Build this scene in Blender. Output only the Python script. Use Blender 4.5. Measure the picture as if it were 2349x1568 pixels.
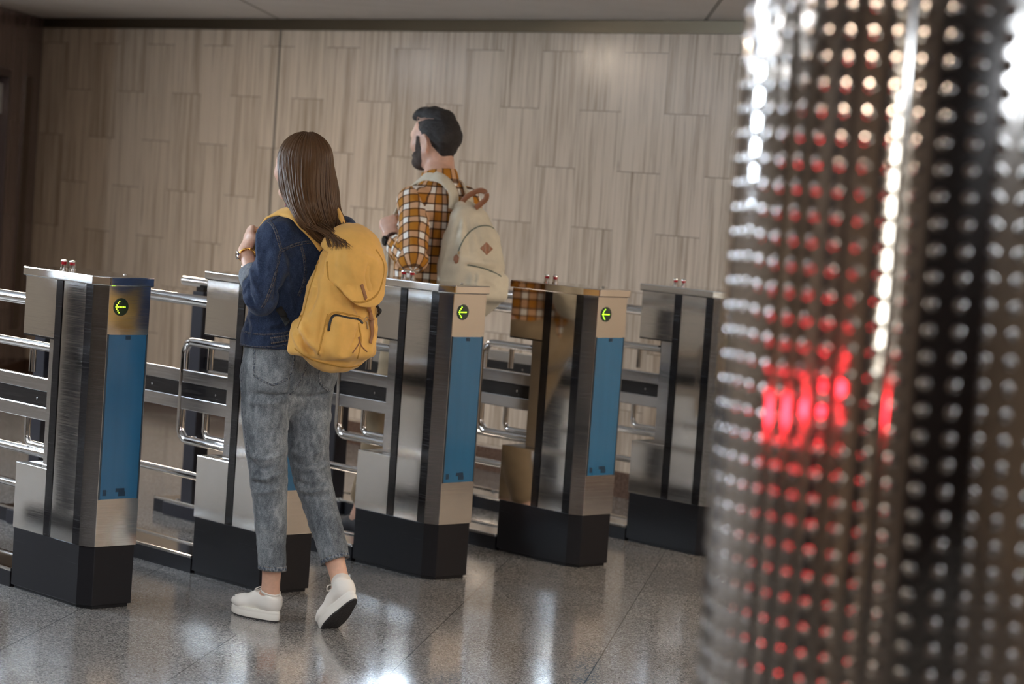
import bpy, bmesh, math, random
import numpy as np
from mathutils import Vector, Matrix
from mathutils.bvhtree import BVHTree
random.seed(7); np.random.seed(7)
for o in list(bpy.data.objects): bpy.data.objects.remove(o)
S = bpy.context.scene; COL = S.collection; PI = math.pi
# ------------------------------------------------------------------ camera
F, PITCH, ROLL, YAW = 5611.766, -0.0692, 0.0695, 0.7585
CAM = np.array([-4.6952, -6.9943, 1.6])
_d = np.array([math.sin(YAW)*math.cos(PITCH), math.cos(YAW)*math.cos(PITCH), math.sin(PITCH)])
_r = np.array([math.cos(YAW), -math.sin(YAW), 0.0]); _u = np.cross(_r, _d)
_R = math.cos(ROLL)*_r+math.sin(ROLL)*_u; _U = -math.sin(ROLL)*_r+math.cos(ROLL)*_u
cam = bpy.data.cameras.new('camera'); camo = bpy.data.objects.new('camera', cam); COL.objects.link(camo)
camo.matrix_world = Matrix(((_R[0], _U[0], -_d[0], CAM[0]), (_R[1], _U[1], -_d[1], CAM[1]), (_R[2], _U[2], -_d[2], CAM[2]), (0, 0, 0, 1)))
cam.sensor_width = 36; cam.lens = F/2349*36; cam.clip_start = .1; cam.clip_end = 60
cam.dof.use_dof = True; cam.dof.focus_distance = 8.15; cam.dof.aperture_fstop = 3.3
S.camera = camo
def pxz(px, py, z): return CAM+(_d+_R*(px-1174.5)/F-_U*(py-784)/F)*z       # a point of the place from where it is seen and how far off it is
# ------------------------------------------------------------------ world, exposure
S.view_settings.view_transform = 'Standard'; S.view_settings.look = 'None'
S.view_settings.exposure = 1.5; S.view_settings.gamma = 1; S.view_settings.use_curve_mapping = False
w = bpy.data.worlds.new('world'); S.world = w; w.use_nodes = True
w.node_tree.nodes['Background'].inputs[0].default_value = (.75, .85, 1, 1); w.node_tree.nodes['Background'].inputs[1].default_value = .35
# ------------------------------------------------------------------ materials
def mat(name, col=(.8, .8, .8), rough=.5, metal=0, emit=None, estr=0, spec=.5, **kw):
    m = bpy.data.materials.new(name); m.use_nodes = True; b = m.node_tree.nodes['Principled BSDF']
    b.inputs['Base Color'].default_value = (*col, 1); b.inputs['Roughness'].default_value = rough; b.inputs['Metallic'].default_value = metal
    b.inputs['Specular IOR Level'].default_value = spec
    if emit: b.inputs['Emission Color'].default_value = (*emit, 1); b.inputs['Emission Strength'].default_value = estr
    for k, v in kw.items(): b.inputs[k.replace('_', ' ')].default_value = v
    return m
class NT:
    def __init__(s, m): s.m = m; s.t = m.node_tree; s.b = s.t.nodes['Principled BSDF']
    def n(s, typ, **kw):
        x = s.t.nodes.new('ShaderNode'+typ)
        for k, v in kw.items():
            if k.startswith('i_'):
                k = k[2:]; k = int(k) if k.isdigit() else k.replace('_', ' ')
                if hasattr(v, 'node'): s.t.links.new(v, x.inputs[k])
                else: x.inputs[k].default_value = v
            else: setattr(x, k, v)
        return x
    def math(s, op, a, b=0., c=None):
        x = s.n('Math', operation=op, i_0=a, i_1=b)
        if c is not None:
            if hasattr(c, 'node'): s.t.links.new(c, x.inputs[2])
            else: x.inputs[2].default_value = c
        return x.outputs[0]
    def link(s, a, name): s.t.links.new(a, s.b.inputs[name])
    def obj(s): return s.n('TexCoord').outputs['Object']
    def gen(s): return s.n('NewGeometry').outputs['Position']
    def uv(s): return s.n('TexCoord').outputs['UV']
    def map(s, v, sc=(1, 1, 1), rot=(0, 0, 0), loc=(0, 0, 0)): return s.n('Mapping', i_Vector=v, i_Scale=sc, i_Rotation=rot, i_Location=loc).outputs[0]
    def noise(s, v, scale, detail=3, rough=.5, dist=0): 
        return s.n('TexNoise', i_Vector=v, i_Scale=scale, i_Detail=detail, i_Roughness=rough, i_Distortion=dist).outputs[0]
    def mix(s, f, a, b, bt='MIX'):
        x = s.n('Mix', data_type='RGBA', blend_type=bt)
        for i, v in ((0, f), (6, a), (7, b)):
            if hasattr(v, 'node'): s.t.links.new(v, x.inputs[i])
            else: x.inputs[i].default_value = v if i == 0 else ((*v, 1) if len(v) == 3 else v)
        return x.outputs[2]
    def ramp(s, f, *st):
        x = s.n('ValToRGB', i_0=f); e = x.color_ramp.elements
        while len(e) < len(st): e.new(.5)
        for i, (p, c) in enumerate(st): e[i].position = p; e[i].color = (*c, 1) if hasattr(c, '__len__') else (c, c, c, 1)
        return x.outputs[0]
    def bump(s, h, st=.3, d=.01):
        x = s.n('Bump', i_Height=h, i_Strength=st, i_Distance=d); s.link(x.outputs[0], 'Normal'); return x.outputs[0]
    def sep(s, v): x = s.n('SeparateXYZ', i_0=v); return x.outputs
    def comb(s, a, b, c): return s.n('CombineXYZ', i_0=a, i_1=b, i_2=c).outputs[0]

def srgb(r, g, b): return tuple((c/255/12.92 if c/255 <= .04045 else ((c/255+.055)/1.055)**2.4) for c in (r, g, b))

# polished steel: faint waviness, fine scratches
def steel(name, col=(.74, .72, .69), rough=.07, wave=.25, scratch=.5):
    m = mat(name, col, rough, 1); n = NT(m); o = n.obj()
    a = n.noise(o, 3.2, 1); sc = n.noise(n.map(o, (25, 25, 900), (.25, .1, 0)), 1, 2)
    r = n.ramp(n.noise(n.map(o, (6, 6, 260), (.5, 0, 0)), 1, 3), (.45, rough), (.75, rough+.12*scratch)); n.link(r, 'Roughness')
    h = n.math('ADD', n.math('MULTIPLY', a, wave), n.math('MULTIPLY', sc, .012*scratch)); n.bump(h, .35, .01); return m
STEEL = steel('polished_steel'); FRONT = steel('satin_steel', (.66, .64, .61), .12, .05, .6)
PIPE = mat('chrome_pipe', (.68, .67, .66), .045, 1); CHAM = steel('dark_steel_strip', (.30, .29, .29), .12, .1, 1)
BLACK = mat('black_gloss_strip', (.010, .009, .010), .12); n_ = NT(BLACK)
n_.link(n_.ramp(n_.noise(n_.map(n_.obj(), (8, 8, 200), (.6, 0, 0)), 1, 4), (.5, .1), (.8, .35)), 'Roughness')
BASE = mat('black_powdercoat', (.009, .0085, .010), .34, spec=.3); n_ = NT(BASE); o_ = n_.obj()
n_.link(n_.mix(n_.ramp(n_.noise(n_.map(o_, (5, 5, 90), (.3, 0, 0)), 1, 4), (.66, 0), (.72, .5)), (.011, .0105, .013), (.04, .04, .045)), 'Base Color')
POST = mat('dark_post_paint', (.012, .012, .018), .3)
BLUE = mat('blue_acrylic', srgb(34, 98, 138), .22, Coat_Weight=.6, Coat_Roughness=.08); n_ = NT(BLUE)
n_.link(n_.mix(n_.noise(n_.map(n_.obj(), (30, 30, 2)), 1, 1), srgb(31, 93, 132), srgb(38, 104, 146)), 'Base Color')
BLUED = mat('dark_blue_fitting', srgb(20, 52, 76), .4)
LEDG = mat('dark_green_lens', (.008, .03, .022), .15, Coat_Weight=.5)
LED = mat('green_led', (.2, .8, .02), .4, emit=(.45, 1, .02), estr=1.6)
REDL = mat('red_lamp_lens', (.28, .008, .015), .15, Coat_Weight=.8)
CHROME = mat('chrome', (.75, .73, .7), .08, 1); SCREW = mat('screw_steel', (.55, .55, .55), .25, 1)
BAND = steel('band_steel', (.55, .54, .54), .14, .08, .8)
# ------------------------------------------------------------------ mesh helpers
class MB:
    def __init__(s): s.v = []; s.f = []
    def add(s, v, f):
        k = len(s.v); s.v += [tuple(map(float, p)) for p in v]; s.f += [tuple(i+k for i in q) for q in f]; return s
    def box(s, x0, x1, y0, y1, z0, z1, rz=0, c=None):
        P = [(x, y, z) for z in (z0, z1) for (x, y) in ((x0, y0), (x1, y0), (x1, y1), (x0, y1))]
        if rz:
            cx, cy = c or ((x0+x1)/2, (y0+y1)/2); C_, S_ = math.cos(rz), math.sin(rz)
            P = [(cx+(x-cx)*C_-(y-cy)*S_, cy+(x-cx)*S_+(y-cy)*C_, z) for x, y, z in P]
        return s.add(P, [(0, 3, 2, 1), (4, 5, 6, 7), (0, 1, 5, 4), (1, 2, 6, 5), (2, 3, 7, 6), (3, 0, 4, 7)])
    def prism(s, pts, z0, z1):
        n = len(pts)
        return s.add([(x, y, z0) for x, y in pts]+[(x, y, z1) for x, y in pts], [tuple(range(n))[::-1], tuple(range(n, 2*n))]+[(i, (i+1) % n, n+(i+1) % n, n+i) for i in range(n)])
    def tube(s, path, r, n=14, caps=True, flat=None, up=None):
        P = [Vector(p) for p in path]; m = len(P); R = r if hasattr(r, '__len__') else [r]*m
        T = [(P[min(i+1, m-1)]-P[max(i-1, 0)]).normalized() for i in range(m)]
        a = Vector(up) if up is not None else (Vector((0, 0, 1)) if abs(T[0].z) < .9 else Vector((1, 0, 0)))
        u = (a-T[0]*a.dot(T[0])).normalized(); V = []
        for i in range(m):
            if up is not None: u = Vector(up if not hasattr(up[0], '__len__') else up[i])
            u = (u-T[i]*u.dot(T[i])).normalized(); w_ = T[i].cross(u)
            for k in range(n):
                t = 2*PI*k/n; c_, s_ = math.cos(t), math.sin(t)
                if flat: e = .5; c_ = math.copysign(abs(c_)**e, c_)*flat; s_ = math.copysign(abs(s_)**e, s_)
                V.append(P[i]+(u*c_+w_*s_)*R[i])
        Fc = [(i*n+k, i*n+(k+1) % n, (i+1)*n+(k+1) % n, (i+1)*n+k) for i in range(m-1) for k in range(n)]
        if caps: Fc += [tuple(range(n))[::-1], tuple(range((m-1)*n, m*n))]
        return s.add(V, Fc)
    def lathe(s, prof, c=(0, 0, 0), n=24, axis='z'):
        V = []
        for r, h in prof:
            for k in range(n):
                t = 2*PI*k/n; a, b = r*math.cos(t), r*math.sin(t)
                V.append((c[0]+a, c[1]+b, c[2]+h) if axis == 'z' else ((c[0]+a, c[1]-h, c[2]+b) if axis == 'y' else (c[0]-h, c[1]+a, c[2]+b)))
        m = len(prof)
        return s.add(V, [(i*n+k, i*n+(k+1) % n, (i+1)*n+(k+1) % n, (i+1)*n+k) for i in range(m-1) for k in range(n)]+[tuple(range(n))[::-1], tuple(range((m-1)*n, m*n))])
    def build(s, name, m, parent=None, smooth=False, bevel=0, seg=2, sub=0, loc=None):
        me = bpy.data.meshes.new(name); me.from_pydata(s.v, [], s.f); me.update()
        o = bpy.data.objects.new(name, me); COL.objects.link(o); me.materials.append(m)
        bm = bmesh.new(); bm.from_mesh(me); bmesh.ops.recalc_face_normals(bm, faces=bm.faces)
        bm.to_mesh(me); bm.free()
        if smooth:
            for p in me.polygons: p.use_smooth = True
            if smooth is True: me.set_sharp_from_angle(angle=math.radians(40))
        if bevel:
            b = o.modifiers.new('bevel', 'BEVEL'); b.width = bevel; b.segments = seg; b.limit_method = 'ANGLE'; b.angle_limit = math.radians(40)
        if sub: q = o.modifiers.new('sub', 'SUBSURF'); q.levels = q.render_levels = sub
        if parent: o.parent = parent
        if loc: o.location = loc
        return o
def empty(name, loc, rz=0):
    o = bpy.data.objects.new(name, None); COL.objects.link(o); o.location = loc; o.rotation_euler = (0, 0, rz); o.empty_display_size = .1; return o
def tag(o, label=None, cat=None, group=None, kind=None):
    if label: o['label'] = label
    if cat: o['category'] = cat
    if group: o['group'] = group
    if kind: o['kind'] = kind
    return o
def copy_tree(o, parent=None):
    c = o.copy(); COL.objects.link(c); c.parent = parent
    for ch in list(o.children): copy_tree(ch, c)
    return c
def arc(c, r, a0, a1, n, ax=(1, 2)):
    out = []
    for i in range(n+1):
        t = a0+(a1-a0)*i/n; p = list(c); p[ax[0]] += r*math.cos(t); p[ax[1]] += r*math.sin(t); out.append(tuple(p))
    return out
# ------------------------------------------------------------------ the room
HC = 2.40; XW = 4.2
GRAN = mat('speckled_granite', (.3, .3, .3), .13, spec=.55); n_ = NT(GRAN); g_ = n_.gen()
q_ = n_.map(g_, (1, 1, 1), (0, 0, -math.radians(38.2))); sx = n_.sep(q_)
ua = n_.math('DIVIDE', n_.math('SUBTRACT', sx[0], .27), .6); ub = n_.math('DIVIDE', n_.math('SUBTRACT', sx[1], .02), .6)
ja = n_.math('LESS_THAN', n_.math('ABSOLUTE', n_.math('SUBTRACT', n_.math('FRACT', n_.math('ADD', ua, .5)), .5)), .003)
jb = n_.math('LESS_THAN', n_.math('ABSOLUTE', n_.math('SUBTRACT', n_.math('FRACT', n_.math('ADD', ub, .5)), .5)), .003)
jo = n_.math('MAXIMUM', n_.math('MULTIPLY', ja, .55), jb)
cell = n_.n('TexWhiteNoise', noise_dimensions='2D', i_0=n_.comb(n_.math('FLOOR', ua), n_.math('FLOOR', ub), 0)).outputs[0]
sp = n_.n('TexVoronoi', i_Vector=g_, i_Scale=230.).outputs['Color']; spv = n_.sep(sp)[0]
s2 = n_.noise(g_, 120, 4, .7); s3 = n_.noise(g_, 2.2, 2)
gc = n_.ramp(n_.math('ADD', n_.math('MULTIPLY', spv, .5), n_.math('MULTIPLY', s2, .5)), (.28, (.055, .055, .056)), (.45, (.19, .178, .165)), (.62, (.30, .28, .26)), (.78, (.48, .455, .425)))
gc = n_.mix(n_.math('MULTIPLY_ADD', cell, .28, n_.math('MULTIPLY', s3, .3)), gc, (.15, .145, .145)); gc = n_.mix(jo, gc, (.025, .022, .02))
n_.link(gc, 'Base Color'); n_.link(n_.ramp(n_.noise(g_, 1.4, 3), (.3, .09), (.7, .17)), 'Roughness'); n_.bump(n_.math('MULTIPLY', jo, -1.), .3, .002)
floor = MB().box(-14, XW+.1, -14, 10, -.1, 0).build('floor', GRAN); tag(floor, kind='structure')
CEIL = mat('painted_ceiling', (.62, .60, .585), .55); n_ = NT(CEIL); g_ = n_.gen(); c_ = n_.sep(n_.map(g_, (1, 1, 1), (0, 0, -PI/4)))
jl = n_.math('LESS_THAN', n_.math('ABSOLUTE', n_.math('SUBTRACT', n_.math('FRACT', n_.math('ADD', n_.math('DIVIDE', n_.math('SUBTRACT', c_[1], .265), 2.4), .5)), .5)), .004)
n_.link(n_.mix(jl, n_.mix(n_.noise(g_, 3, 3), (.66, .635, .62), (.54, .52, .505)), (.2, .19, .18)), 'Base Color')
ceil = MB().box(-14, XW+.1, -14, 10, HC, HC+.1).build('ceiling', CEIL); tag(ceil, kind='structure')
# travertine slabs .3 wide, .6 high, every second column half a slab lower
def travertine(name, ax, a, b, c, y0=1.11, z0=1.94):
    m = mat(name, a, .3, spec=.5); n = NT(m); g = n.gen(); s = n.sep(g); Y = s[ax]
    cy = n.math('DIVIDE', n.math('SUBTRACT', Y, y0), .3); ci = n.math('FLOOR', cy)
    odd = n.math('ABSOLUTE', n.math('SUBTRACT', ci, n.math('MULTIPLY', n.math('FLOOR', n.math('DIVIDE', ci, 2.)), 2.)))
    cz = n.math('DIVIDE', n.math('ADD', n.math('SUBTRACT', s[2], z0), n.math('MULTIPLY', odd, .3)), .6); ri = n.math('FLOOR', cz)
    ey = n.math('ABSOLUTE', n.math('SUBTRACT', n.math('FRACT', n.math('ADD', cy, .5)), .5)); ez = n.math('ABSOLUTE', n.math('SUBTRACT', n.math('FRACT', n.math('ADD', cz, .5)), .5))
    J = n.math('MAXIMUM', n.math('MULTIPLY', n.math('LESS_THAN', ey, .006), .35), n.math('MULTIPLY', n.math('LESS_THAN', ez, .0035), .8))
    rnd = n.n('TexWhiteNoise', noise_dimensions='2D', i_0=n.comb(ci, ri, 0)).outputs; rv = rnd[0]
    P = n.comb(n.math('ADD', Y, n.math('MULTIPLY', rv, 7.3)), n.math('MULTIPLY', rv, 3.1), s[2])
    f1 = n.noise(n.map(P, (46, 1, 1.1)), 1, 5, .62, .35); f2 = n.noise(n.map(P, (14, 1, .55)), 1, 3, .6, .5); f3 = n.noise(n.map(P, (150, 1, 5)), 1, 3, .6)
    v = n.math('ADD', n.math('MULTIPLY', f1, .5), n.math('ADD', n.math('MULTIPLY', f2, .3), n.math('MULTIPLY', f3, .2)))
    v = n.math('ADD', v, n.math('MULTIPLY', n.math('SUBTRACT', rv, .5), .055))
    col = n.ramp(v, (.38, c), (.455, b), (.53, a), (.63, tuple(x*1.08 for x in a)))
    vein = n.ramp(n.noise(n.map(P, (11, 1, .5), loc=(3, 0, 0)), 1, 4, .6, .6), (.635, 0), (.66, 1)); vein2 = n.ramp(n.noise(n.map(P, (60, 1, 4)), 1, 3), (.52, 0), (.6, 1))
    col = n.mix(n.math('MULTIPLY', n.math('MULTIPLY', vein, vein2), .55), col, tuple(x*.35 for x in b)); col = n.mix(J, col, tuple(x*.4 for x in b))
    n.link(col, 'Base Color'); n.link(n.ramp(f1, (.3, .17), (.7, .26)), 'Roughness'); n.bump(n.math('SUBTRACT', n.math('MULTIPLY', f3, .2), J), .12, .003); return m
TRAV = travertine('travertine', 1, (.54, .435, .34), (.425, .335, .255), (.29, .22, .16))
TRAVB = travertine('travertine_side', 0, (.46, .385, .315), (.34, .275, .22), (.23, .18, .14))
RED = travertine('reddish_marble', 0, (.165, .115, .105), (.11, .072, .066), (.065, .04, .036), 0, 1.7)
wr = MB().box(XW, XW+.12, -14, 7.12+.3, 0, HC).build('wall_right', TRAV); tag(wr, kind='structure')
BROWN = mat('brown_granite', (.085, .045, .030), .2); n_ = NT(BROWN); n_.link(n_.ramp(n_.noise(n_.gen(), 70, 3), (.3, (.06, .03, .02)), (.7, (.12, .07, .048))), 'Base Color')
bb = MB().box(XW-.015, XW, -14, 7.12, 0, .13).build('baseboard_right', BROWN, bevel=.002); tag(bb, kind='structure')
BRONZE = mat('bronze_trim', (.16, .13, .09), .32, .85)
tr = MB().box(XW-.03, XW, -14, 7.12, 2.335, HC).build('trim_1', BRONZE, bevel=.002); tag(tr, kind='structure')
jn = MB().box(XW-.004, XW+.002, 4.545, 4.558, .13, 2.335).build('trim_2', mat('joint_filler', (.10, .085, .07), .6)); tag(jn, kind='structure')
# the wall that leaves the far corner at 45 degrees, with its dark door
ex, ey_ = XW, 7.12; q = math.sqrt(.5)
dw = MB()
def dwall(a0, a1, z0, z1, t0=0, t1=.12): # stretch of the diagonal wall from a0 to a1 along it
    P = [(ex-q*a0+q*t0*-1*-1*0-q*t0*-1*0, 0)]
    A = (ex-q*a0, ey_-q*a0); B = (ex-q*a1, ey_-q*a1); nn = (-q, q)
    dw.prism([(A[0]+nn[0]*t0, A[1]+nn[1]*t0), (B[0]+nn[0]*t0, B[1]+nn[1]*t0), (B[0]+nn[0]*t1, B[1]+nn[1]*t1), (A[0]+nn[0]*t1, A[1]+nn[1]*t1)], z0, z1)
dwall(0, .92, 0, HC); dwall(.92, 1.85, 2.02, HC); dwall(1.85, 1.95, 0, HC)
o = dw.build('wall_left', RED); tag(o, kind='structure')
dw = MB(); dwall(0, .92, 0, .13, -.015, 0); dwall(1.85, 1.95, 0, .13, -.015, 0); o = dw.build('baseboard_left', BROWN); tag(o, kind='structure')
DOORM = mat('dark_door', (.022, .014, .014), .35); FRAMEM = mat('dark_frame', (.05, .03, .03), .35)
dw = MB(); dwall(.97, 1.80, 0, 1.97, .04, .08); dr = dw.build('door_1', DOORM, bevel=.003); tag(dr, kind='structure')
dw = MB(); dwall(.92, .97, 0, 2.02, -.02, .12); dwall(1.80, 1.85, 0, 2.02, -.02, .12); dwall(.97, 1.80, 1.97, 2.02, -.02, .12); o = dw.build('door_frame', FRAMEM, dr, bevel=.003)
dw = MB(); dwall(.98, 1.10, 1.74, 1.93, .015, .04); o = dw.build('notice_sheet', mat('grey_notice', (.35, .35, .36), .4), dr); o['label'] = 'pale grey notice on the door'
dw = MB(); dwall(.30, .47, .35, 2.0, -.012, 0); o = dw.build('trim_3', mat('brown_panel', (.06, .033, .02), .35)); tag(o, kind='structure')
# walls that close the hall out of frame (seen in the steel and the column)
o = MB().box(-14, 4.4, 9, 9.12, 0, HC).build('wall_back', TRAVB); tag(o, kind='structure')
WOODW = mat('brown_wall_cladding', (.42, .31, .215), .3)
o = MB().box(-9.12, -9, -14, 9, 0, HC).build('wall_far_left', WOODW); tag(o, kind='structure')
wf = MB()
gaps = [(-8.9, -5.6), (.2, 2.0)]    # high glazed strips added behind the camera for light and column reflections
xs = [-9]+[v for g in gaps for v in g]+[XW]
for a, b in zip(xs[::2], xs[1::2]): wf.box(a, b, -12.12, -12, 0, HC)
for a, b in gaps: wf.box(a, b, -12.12, -12, 2.38, HC); wf.box(a, b, -12.12, -12, 0, 2.14)
o = wf.build('wall_front', WOODW); tag(o, kind='structure')
GLASSW = mat('bright_glazing', (.8, .85, .9), .1, emit=(.78, .89, 1), estr=9)
for i, (a, b) in enumerate(gaps):
    wn = MB().box(a, b, -12.08, -12.06, 2.14, 2.38).build('window_%d' % (i+1), GLASSW); tag(wn, kind='structure')
    m = MB(); 
    for x in np.linspace(a, b, 3): m.box(x-.03, x+.03, -12.1, -11.98, 2.14, 2.38)
    m.box(a, b, -12.1, -11.98, 2.11, 2.15); m.box(a, b, -12.1, -11.98, 2.37, 2.4); m.build('window_frame', FRAMEM, wn)
# added unseen light box: rims the walkers, makes the column's white bar
BOXLIT = mat('lightbox_face', (.8, .85, .9), .1, emit=(.66, .82, 1), estr=32)
lb = empty('light_box', (-1.95, 3.9, 1.98), math.radians(30))
MB().box(-.45, .45, 0, .12, -.30, .30).build('case', FRAMEM, lb, bevel=.006); MB().box(-.43, .43, -.004, 0, -.28, .28).build('lit_face', BOXLIT, lb)
for x in (-.35, .35): MB().tube([(x, .06, .30), (x, .06, .45)], .008, 8).build('hanging_rod', CHROME, lb)
tag(lb, 'hanging light box left of the picture, mirrored at the edge of the studded column', 'light box')
# far left wall: pilasters, dark bands, lit strip added for the column's reflections
for i, (a, b, mm, t) in enumerate(((7.2, 8.2, DOORM, .05), (5.0, 5.5, TRAVB, .12), (3.0, 3.9, DOORM, .05), (1.2, 2.0, DOORM, .05), (.1, .4, TRAVB, .12), (-1.1, -.5, DOORM, .05), (-2.1, -1.8, DOORM, .05), (-4.5, -3.9, DOORM, .05), (-3.0, -2.5, WOODW, .08), (-6.9, -5.7, TRAVB, .15), (-11.9, -7.0, DOORM, .06))):
    o = MB().box(-9, -9+t, a, b, 0, HC).build('trim_%d' % (i+4), mm); tag(o, kind='structure')
ls_ = MB().box(-9, -8.93, -5.05, -4.85, 1.0, 2.0).build('light_strip', mat('strip_glow', (1, 1, .95), .3, emit=(.95, 1, .95), estr=9)); tag(ls_, 'upright light strip on the far left wall', 'wall light')
# linear ceiling lights added out of view for light; a few placed from reflections
TUBE = mat('cool_fluorescent', (.9, .95, 1), .3, emit=(.90, .96, 1), estr=36); WARM = mat('warm_lamp', (1, .9, .75), .3, emit=(1, .84, .66), estr=58)
FIX = mat('fixture_white', (.7, .7, .7), .4)
proto = empty('ceiling_light', (0, 0, HC))
MB().box(-.06, .06, -.75, .75, -.025, 0).build('fixture_body', FIX, proto); MB().box(-.035, .035, -.72, .72, -.032, -.0255).build('diffuser', TUBE, proto)
protow = empty('ceiling_light', (0, 0, HC))
MB().box(-.05, .05, -.6, .6, -.025, 0).build('fixture_body', FIX, protow); MB().box(-.03, .03, -.57, .57, -.032, -.0255).build('diffuser', WARM, protow)
spots = LIGHTS = [('c', -1.9, -2.6, 0), ('c', -1.9, .6, 0), ('c', -1.2, 2.6, 0), ('c', -3.0, 4.6, 0), ('c', -6.8, 6.8, 0), ('c', -4.6, 6.4, 0), ('c', -1.8, 6.8, 0), ('c', .4, -4.4, 0), ('c', -4.0, -1.0, 0), ('c', -4.2, 3.6, 0), ('c', -6.5, 1.2, 0), ('w', 2.9, -1.9, -45), ('w', 2.6, -6.0, -45), ('c', 1.2, -8.2, 0), ('c', -2.2, -9.6, 0), ('c', 1.0, 6.9, 45), ('w', 2.0, 4.0, 53), ('w', 3.0, -4.1, -45), ('w', .4, -7.0, -45), ('w', -3.4, -4.6, 0)]
first = {}
for i, (k, x, y, a) in enumerate(spots):
    p = proto if k == 'c' else protow
    o = p if k not in first else copy_tree(p); first[k] = 1
    o.location = (x, y, HC); o.rotation_euler = (0, 0, math.radians(a))
    tag(o, ('cool white linear ceiling light over the hall' if k == 'c' else 'warm linear ceiling light slanting near the travertine wall'), 'ceiling light', 'cool ceiling lights' if k == 'c' else 'warm ceiling lights')
# added unseen bollards whose red heads make the red reflections in the studded column
REDE = mat('red_led', (1, .1, .1), .4, emit=(1, .02, .04), estr=17)
sg = empty('signal_bollard', (0, 0, 0)); MB().lathe([(.07, 0), (.07, .02), (.03, .03), (.028, .86), (.05, .87)], (0, 0, 0), 20).build('post', POST, sg, smooth=True); MB().lathe([(.05, .87), (.05, .90)], (0, 0, 0), 20).build('collar', CHROME, sg, smooth=True)
MB().lathe([(.040, .92), (.040, .945), (.03, .957), (.002, .96)], (0, 0, 0), 20).build('red_light', REDE, sg, smooth=True)
for i, (ang, dist, z) in enumerate(((167, 1.62, .33), (158, 1.6, .30), (149, 1.6, .285), (139, 1.6, .27), (128, 1.65, .26))):
    o = sg if i == 0 else copy_tree(sg); o.location = (-1.89+dist*math.cos(math.radians(ang)), -4.95+dist*math.sin(math.radians(ang)), 0); o.scale = (1, 1, 1+z)
    tag(o, 'red topped signal bollard left of the picture, mirrored in the studded column', 'bollard', 'red signal bollards')
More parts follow.
